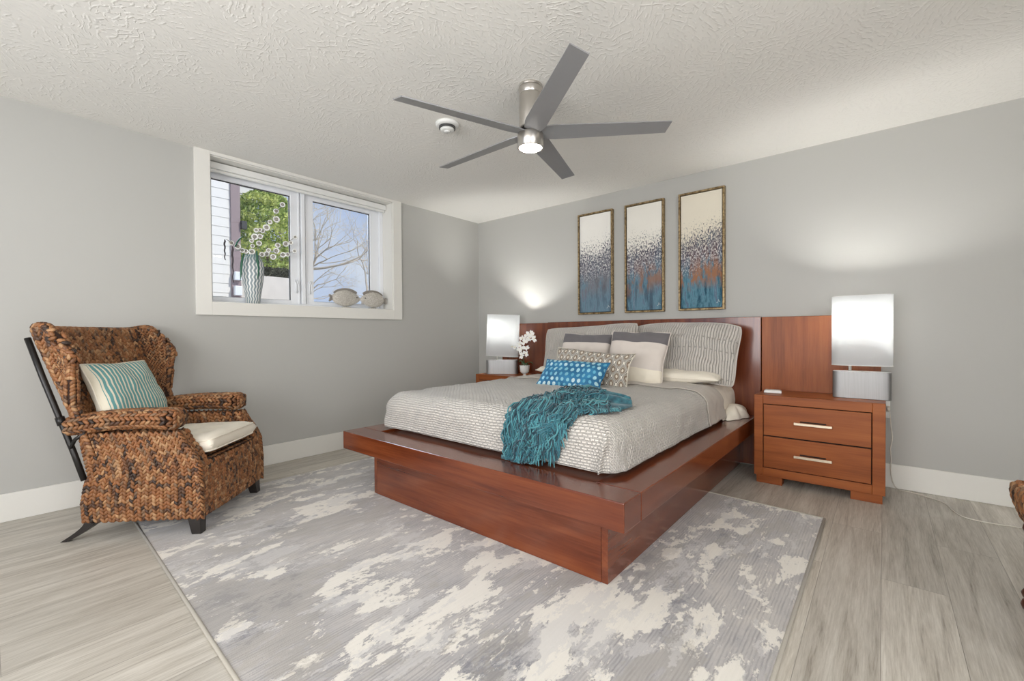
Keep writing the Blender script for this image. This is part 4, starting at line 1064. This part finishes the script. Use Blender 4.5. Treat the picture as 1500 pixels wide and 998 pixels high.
# ring centres read off the sill plane (y, z, radius)
import itertools
f_cam = Vector((3.8625, -3.9633, 1.0582))
rings = [(413.9, 300, 8), (404.5, 309.5, 8), (405, 321.5, 10), (395.5, 325.5, 7), (390.5, 333.5, 10), (384.5, 338.5, 7), (381, 337, 6), (375.5, 337.5, 7), (373.2, 347, 10), (381, 346.5, 8), (368.5, 353, 6), (379.5, 356.5, 8), (370, 360.5, 6), (369, 369, 9), (360.5, 368.5, 7), (355.2, 367, 7), (348.2, 361, 9), (339, 356, 7), (366.5, 376, 9), (384, 373, 8), (391, 372, 8), (393.5, 367, 7), (400.2, 376.5, 9), (407, 359.5, 8), (404.8, 367.5, 9), (418.6, 357.5, 9), (414.7, 373.5, 9), (421.3, 373, 7), (426.2, 356, 7), (432.5, 347.8, 7), (431.5, 368, 7)]
def sill_pt(px, py, X=-.09):
    d = fw+r1*((px-750)/F_PX)+u1*((499-py)/F_PX); t_ = (X-f_cam.x)/d.x; return f_cam+d*t_
origin = Vector((-.090, -2.545, SZ+.20)); rr = random.Random(9)
for k, (px, py, rd) in enumerate(rings):
    p = sill_pt(px, py, -.09+rr.uniform(-.018, .018))-origin; r_ = rd*.5*.0052
    b = MB(); b.lathe([(r_*.62, -.007), (r_, -.007), (r_*1.05, 0), (r_, .007), (r_*.62, .007), (r_*.58, 0), (r_*.62, -.007)], 20, axis='x')
    b.lathe([(0, -.003), (r_*.62, -.003), (r_*.62, .003), (0, .003)], 16, axis='x', mi=1)
    b.build('ring', [M['ring_white'], M['ring_dark']], parent=ring, smooth=True, loc=p, rot=(0, 0, R(-20+rr.uniform(-14, 14))))
b = MB()
def wire(pxs):
    P_ = [sill_pt(*q_)-origin for q_ in pxs]; b.tube([Vector((0, 0, .10))]+P_, .0022, 6)
wire([(369, 376), (370, 360), (373, 347), (384, 338), (395, 325), (405, 310), (414, 300)])
wire([(366, 376), (355, 367), (339, 356), (331, 350)]); wire([(384, 373), (400, 376), (418, 357), (432, 348)]); wire([(391, 372), (415, 373), (431, 368)]); wire([(375, 370), (380, 356), (381, 346)])
b.build('wire', M['ring_dark'], parent=ring, smooth=True)
for P_ in ([(329, 351), (330, 362), (328.5, 372), (329.5, 381)], [(340.5, 361), (341.5, 380), (340.5, 398), (341.5, 414)]):
    b = MB(); pp = [sill_pt(x_, y_)-origin for x_, y_ in P_]; b.tube([pp[0]+(pp[-1]-pp[0])*i/12+Vector((.002*math.sin(i*2.2), .003*math.sin(i*1.7), 0)) for i in range(13)], [.003]+[.0065-.0003*i for i in range(12)], 8)
    b.build('hanging_pod', M['pod'], parent=ring, smooth=True)
for P_, w_ in (([(344, 362), (348, 354), (353, 348), (357, 346)], .012), ([(376, 368), (377, 385), (378, 400), (377, 410)], .020), ([(357, 372), (354, 385), (353, 400), (352, 412)], .016), ([(372, 372), (362, 366), (352, 366), (344, 368)], .010)):
    b = MB(); pp = [sill_pt(x_, y_, -.012)-origin for x_, y_ in P_]
    if w_ < .013: pp = [sill_pt(x_, y_, -.085)-origin for x_, y_ in P_]
    def lf2(i, j):
        n = len(pp)-1; q_ = min(j, .9999)*n; a = int(q_); c = pp[a].lerp(pp[a+1], q_-a); return c+Vector((.3, 1, 0)).normalized()*(i-.5)*w_*math.sin(PI*min(1, .15+j*.85))+Vector((.004*math.sin(i*PI), 0, 0))
    b.grid(4, 12, lf2); b.build('leaf', M['green_glaze'], parent=ring, smooth=True, solid=.0025, recalc=False)
M['fish_glaze'] = NT('pale_glazed_fish'); _t = M['fish_glaze']; vo = _t.node('TexVoronoi', Vector=_t.mapr(scale=(1, 1, 1.3)), Scale=85.0)
_t.color(_t.ramp(vo.outputs['Distance'], [(.1, srgb(214, 210, 202)), (.7, srgb(184, 178, 168))])); _t.set(Roughness=.3); _t.bump(_t.math('SUBTRACT', 1.0, vo.outputs['Distance']), .7, .005); M['fish_glaze'] = _t.m
M['fish_fin'] = plain('grey_glazed_fin', srgb(140, 134, 126), .35, var=.1)
def fish(y, facing, label, L=.375, Hh=.185):
    e = empty('ceramic_fish', (-.066, y, SZ), (0, 0, 0)); tag(e, label, 'figurine', 'pale ceramic fish on the window sill')
    hb_ = L*.80; b = MB()
    def body(i, j):
        a = i*2*PI; t_ = j*2-1; xx = t_*hb_/2; k = max(0, 1-abs(t_)**2.2)**.62
        if t_ > 0: k *= (1-.28*t_)
        return (.034*k*math.cos(a), facing*(xx+L*.09), .092+.080*k*math.sin(a)*(1.0 if math.sin(a) > 0 else .95))
    b.grid(28, 26, body, closed_u=True); b.build('body', M['fish_glaze'], parent=e, smooth=True)
    ty = -L*.26; b = MB(); b.prism([(facing*(ty+.03), .085), (facing*(ty-.035), .125), (facing*(ty-.042), .118), (facing*(ty-.032), .092), (facing*(ty-.042), .062), (facing*(ty-.035), .055), (facing*(ty+.03), .095)][::1], -.008, .008, axis='x')
    b.build('tail', M['fish_fin'], parent=e, bevel=.003)
    b = MB(); P1 = []; P2 = []
    for i in range(17):
        f = i/16; a = R(40+110*f); P1.append((facing*(L*.09-hb_/2*.92*math.cos(PI-a)*-1), .092+.080*math.sin(a)-.008)); P2.append((facing*(L*.09+hb_/2*1.0*math.cos(a)), .092+.097*math.sin(a)**.9+.001))
    P1 = [(facing*(L*.09+hb_/2*.9*math.cos(R(40+110*i/16))), .092+.068*math.sin(R(40+110*i/16))) for i in range(17)]
    b.prism(P1+P2[::-1], -.006, .006, axis='x'); b.build('dorsal_fin', M['fish_fin'], parent=e, bevel=.002)
    b = MB(); b.lathe([(0, 0), (.030, 0), (.028, .010), (0, .016)], 24); 
    for i_ in range(len(b.v)): b.v[i_] = (b.v[i_][0]*.8, b.v[i_][1]*1.6+facing*L*.09, b.v[i_][2])
    b.build('foot', M['fish_glaze'], parent=e, smooth=True)
    b = MB()
    for sg in (-1, 1): b.lathe([(0, .004), (.005, .003), (.006, 0)], 10, (0, 0, 0))
    b = MB(); b.tube([(.026, facing*(L*.09+hb_*.33), .105), (.020, facing*(L*.09+hb_*.33), .105)], .006, 10); b.build('eye', M['dark_plastic'], parent=e, smooth=True)
fish(-1.772, 1, 'pale ceramic fish on the sill facing right, the left one of two')
fish(-1.425, -1, 'pale ceramic fish on the sill facing left, the one nearest the window corner', L=.35)

# ------------------------------------------------------------------ outside the window
b = MB(); b.box((-14, -8, .90), (-.30, 9, 1.0)); g_o = b.build('ground_outside', plain('gravel_ground', srgb(176, 168, 156), .9, var=.2, scale=12)); struct(g_o)
def siding_mat():
    t = NT('white_lap_siding'); v = t.mapr(); s_ = t.node('SeparateXYZ', i0=v); f = t.math('FRACT', t.math('MULTIPLY', s_.outputs[2], 1/.165))
    n = t.noise(v, 30, 3); t.color(t.mix(n, srgb(226, 221, 212), srgb(234, 230, 222))); t.set(Roughness=.6); t.bump(t.ramp(f, [(0, 0.0), (.06, 1.0), (1, 0.55)]), 1.0, .03); return t.m
house = empty('neighbour_house', (-5.2, -2.5, 1)); tag(house, 'neighbouring house wall with cream lap siding seen through the window', 'house')
def hp(b, name, mat, **k):
    o = b.build(name, mat, parent=house, **k); o.matrix_parent_inverse = Matrix.Translation((5.2, 2.5, -1)); return o
b = MB(); zz = 1.0; nb = 0
while zz < 5.6:
    b.add([(-5.0, -6.5, zz), (-5.0, -1.02, zz), (-5.010, -1.02, zz+.165), (-5.010, -6.5, zz+.165), (-5.3, -6.5, zz), (-5.3, -1.02, zz), (-5.3, -1.02, zz+.165), (-5.3, -6.5, zz+.165)], [(0, 1, 2, 3), (0, 4, 5, 1), (3, 2, 6, 7), (1, 5, 6, 2), (0, 3, 7, 4)]); zz += .165
hp(b, 'siding', plain('cream_siding', srgb(232, 228, 220), .6, var=.02))
b = MB(); b.box((-5.04, -1.135, 1.0), (-4.965, -.985, 5.6)); hp(b, 'corner_board', plain('taupe_trim', srgb(150, 132, 132), .6), bevel=.004)
b = MB(); zz = 1.0
while zz < 5.6:
    b.add([(-7.3, -1.02, zz), (-7.3, .1, zz), (-7.316, .1, zz+.165), (-7.316, -1.02, zz+.165)], [(0, 1, 2, 3)]); b.box((-7.36, -1.02, zz), (-7.325, .1, zz+.165)); zz += .165
hp(b, 'set_back_siding', bpy.data.materials['cream_siding'])
for z0_, z1_ in ((1.78, 1.95), (2.05, 2.20)):
    b = MB(); b.box((-4.965, -1.115, z0_), (-4.87, -1.0, z1_)); hp(b, 'meter_box', M['white_vinyl'], bevel=.01)
b = MB(); b.box((-5.0, -.985, 2.98), (-4.9, -.90, 3.12)); hp(b, 'wall_bracket', M['dark_plastic'], bevel=.004)
b = MB(); b.box((-5.75, -.95, 1.0), (-5.45, .50, 2.24)); dp(b, 'retaining_wall', plain('pale_concrete', srgb(222, 214, 204), .9, var=.1, scale=5, bump=.3), 'pale concrete garden wall below the green tree outside', 'wall', bevel=.01)
tree = empty('evergreen_tree', (-6.35, .05, 1)); tag(tree, 'bright green bushy evergreen tree outside the left window pane', 'tree')
rt = random.Random(11); b = MB()
for k in range(15000):
    # layered crown
    z_ = rt.random(); hgt = 2.42+1.82*z_
    rad = .80*(1-z_**2.2)**.5*(.82+.18*math.sin(z_*31+rt.random()))+.04
    a = rt.uniform(0, 2*PI); rd = rad*(.70+.30*rt.random()**.5)*(1+.16*mn.noise(Vector((math.cos(a)*2.4, math.sin(a)*2.4, z_*6))))
    c = Vector((-6.35+math.cos(a)*rd, -.02+math.sin(a)*rd, hgt+rt.uniform(-.05, .05)))
    s_ = rt.uniform(.022, .052); d1 = Vector((rt.gauss(0, 1), rt.gauss(0, 1), rt.gauss(0, 1))).normalized(); d2 = d1.orthogonal().normalized()
    cl = mn.noise(c*4.5)
    if cl < -.32 and rt.random() < .75: continue
    b.add([c-d1*s_, c+d2*s_*.45, c+d1*s_, c-d2*s_*.45], [(0, 1, 2, 3)], 0 if cl+rt.uniform(-.3, .3) > .05 else (1 if rt.random() < .75 else 2))
b.build('foliage', [plain('leaf_bright', srgb(226, 232, 140), .6), plain('leaf_mid', srgb(178, 196, 104), .6), plain('leaf_deep', srgb(120, 140, 78), .7)], parent=tree, recalc=False, loc=(0, 0, 0)).matrix_parent_inverse = Matrix.Translation((6.35, -.05, -1))
b = MB(); b.tube([(-6.35, 0, 1.0), (-6.35, 0, 2.4), (-6.33, .02, 3.9)], [.07, .05, .015], 10); o = b.build('trunk', plain('bark', srgb(110, 92, 78), .9), parent=tree, smooth=True); o.matrix_parent_inverse = Matrix.Translation((6.35, -.05, -1))
hedge = MB()
for k in range(3600):
    c = Vector((-5.6+rt.uniform(-.13, .13), rt.uniform(-.70, .48), 2.25+rt.random()*.17)); s_ = rt.uniform(.02, .045); d1 = Vector((rt.gauss(0, 1), rt.gauss(0, 1), rt.gauss(0, 1))).normalized(); d2 = d1.orthogonal().normalized()
    hedge.add([c-d1*s_, c+d2*s_*.5, c+d1*s_, c-d2*s_*.5], [(0, 1, 2, 3)], rt.randint(0, 1))
tag(hedge.build('low_hedge', [plain('hedge_grey', srgb(104, 104, 88), .8), plain('hedge_dark', srgb(66, 68, 58), .8)], recalc=False), 'dark grey green low hedge under the evergreen tree outside', 'hedge')
# bare trees on the skyline
def bare(loc, seed, h, label, spread=.62, n0=5, r0=.10, first=None):
    e = empty('bare_tree', loc); tag(e, label, 'tree', 'bare trees beyond the right pane'); q_ = random.Random(seed); wood = MB(); twig = MB(); cnt = [0]
    def grow(p, d, L, r, lv):
        n = 5; pts = [p]; dd = d.copy()
        for i in range(n):
            dd = (dd+Vector((q_.gauss(0, .13), q_.gauss(0, .13), q_.gauss(.03, .10)))).normalized(); pts.append(pts[-1]+dd*L/n)
        (wood if lv < 4 else twig).tube(pts, [r*(1-.45*i/n) for i in range(n+1)], 6 if lv < 3 else 4, cap=False)
        if lv >= 7 or L < .12: return
        for k in range(q_.choice((2, 3, 3)) if lv else n0):
            i = q_.randint(2, n) if k else n
            nd = (dd+Vector((q_.gauss(0, spread), q_.gauss(0, spread), q_.gauss(.12, spread*.7)))).normalized()
            grow(pts[i], nd, L*q_.uniform(.62, .8), r*.52, lv+1)
    grow(Vector((0, 0, 0)), Vector((0, 0, 1)), h*.36, r0, 0)
    wood.build('trunk', plain('pale_bark', srgb(214, 200, 180), .9, var=.15), parent=e, recalc=False)
    if twig.v: twig.build('twigs', plain('tan_twigs', srgb(232, 216, 190), .9), parent=e, recalc=False)
bare((-9.5, 1.6, 1.0), 4, 5.4, 'pale leafless tree with long branches outside the right window pane', r0=.10)
bare((-11.5, 4.9, 1.0), 8, 5.0, 'smaller leafless tree further off outside the right pane, near its frame', r0=.08)
bare((-12.0, 3.1, 1.0), 12, 4.0, 'low leafless tree between two others outside the right pane', r0=.08)
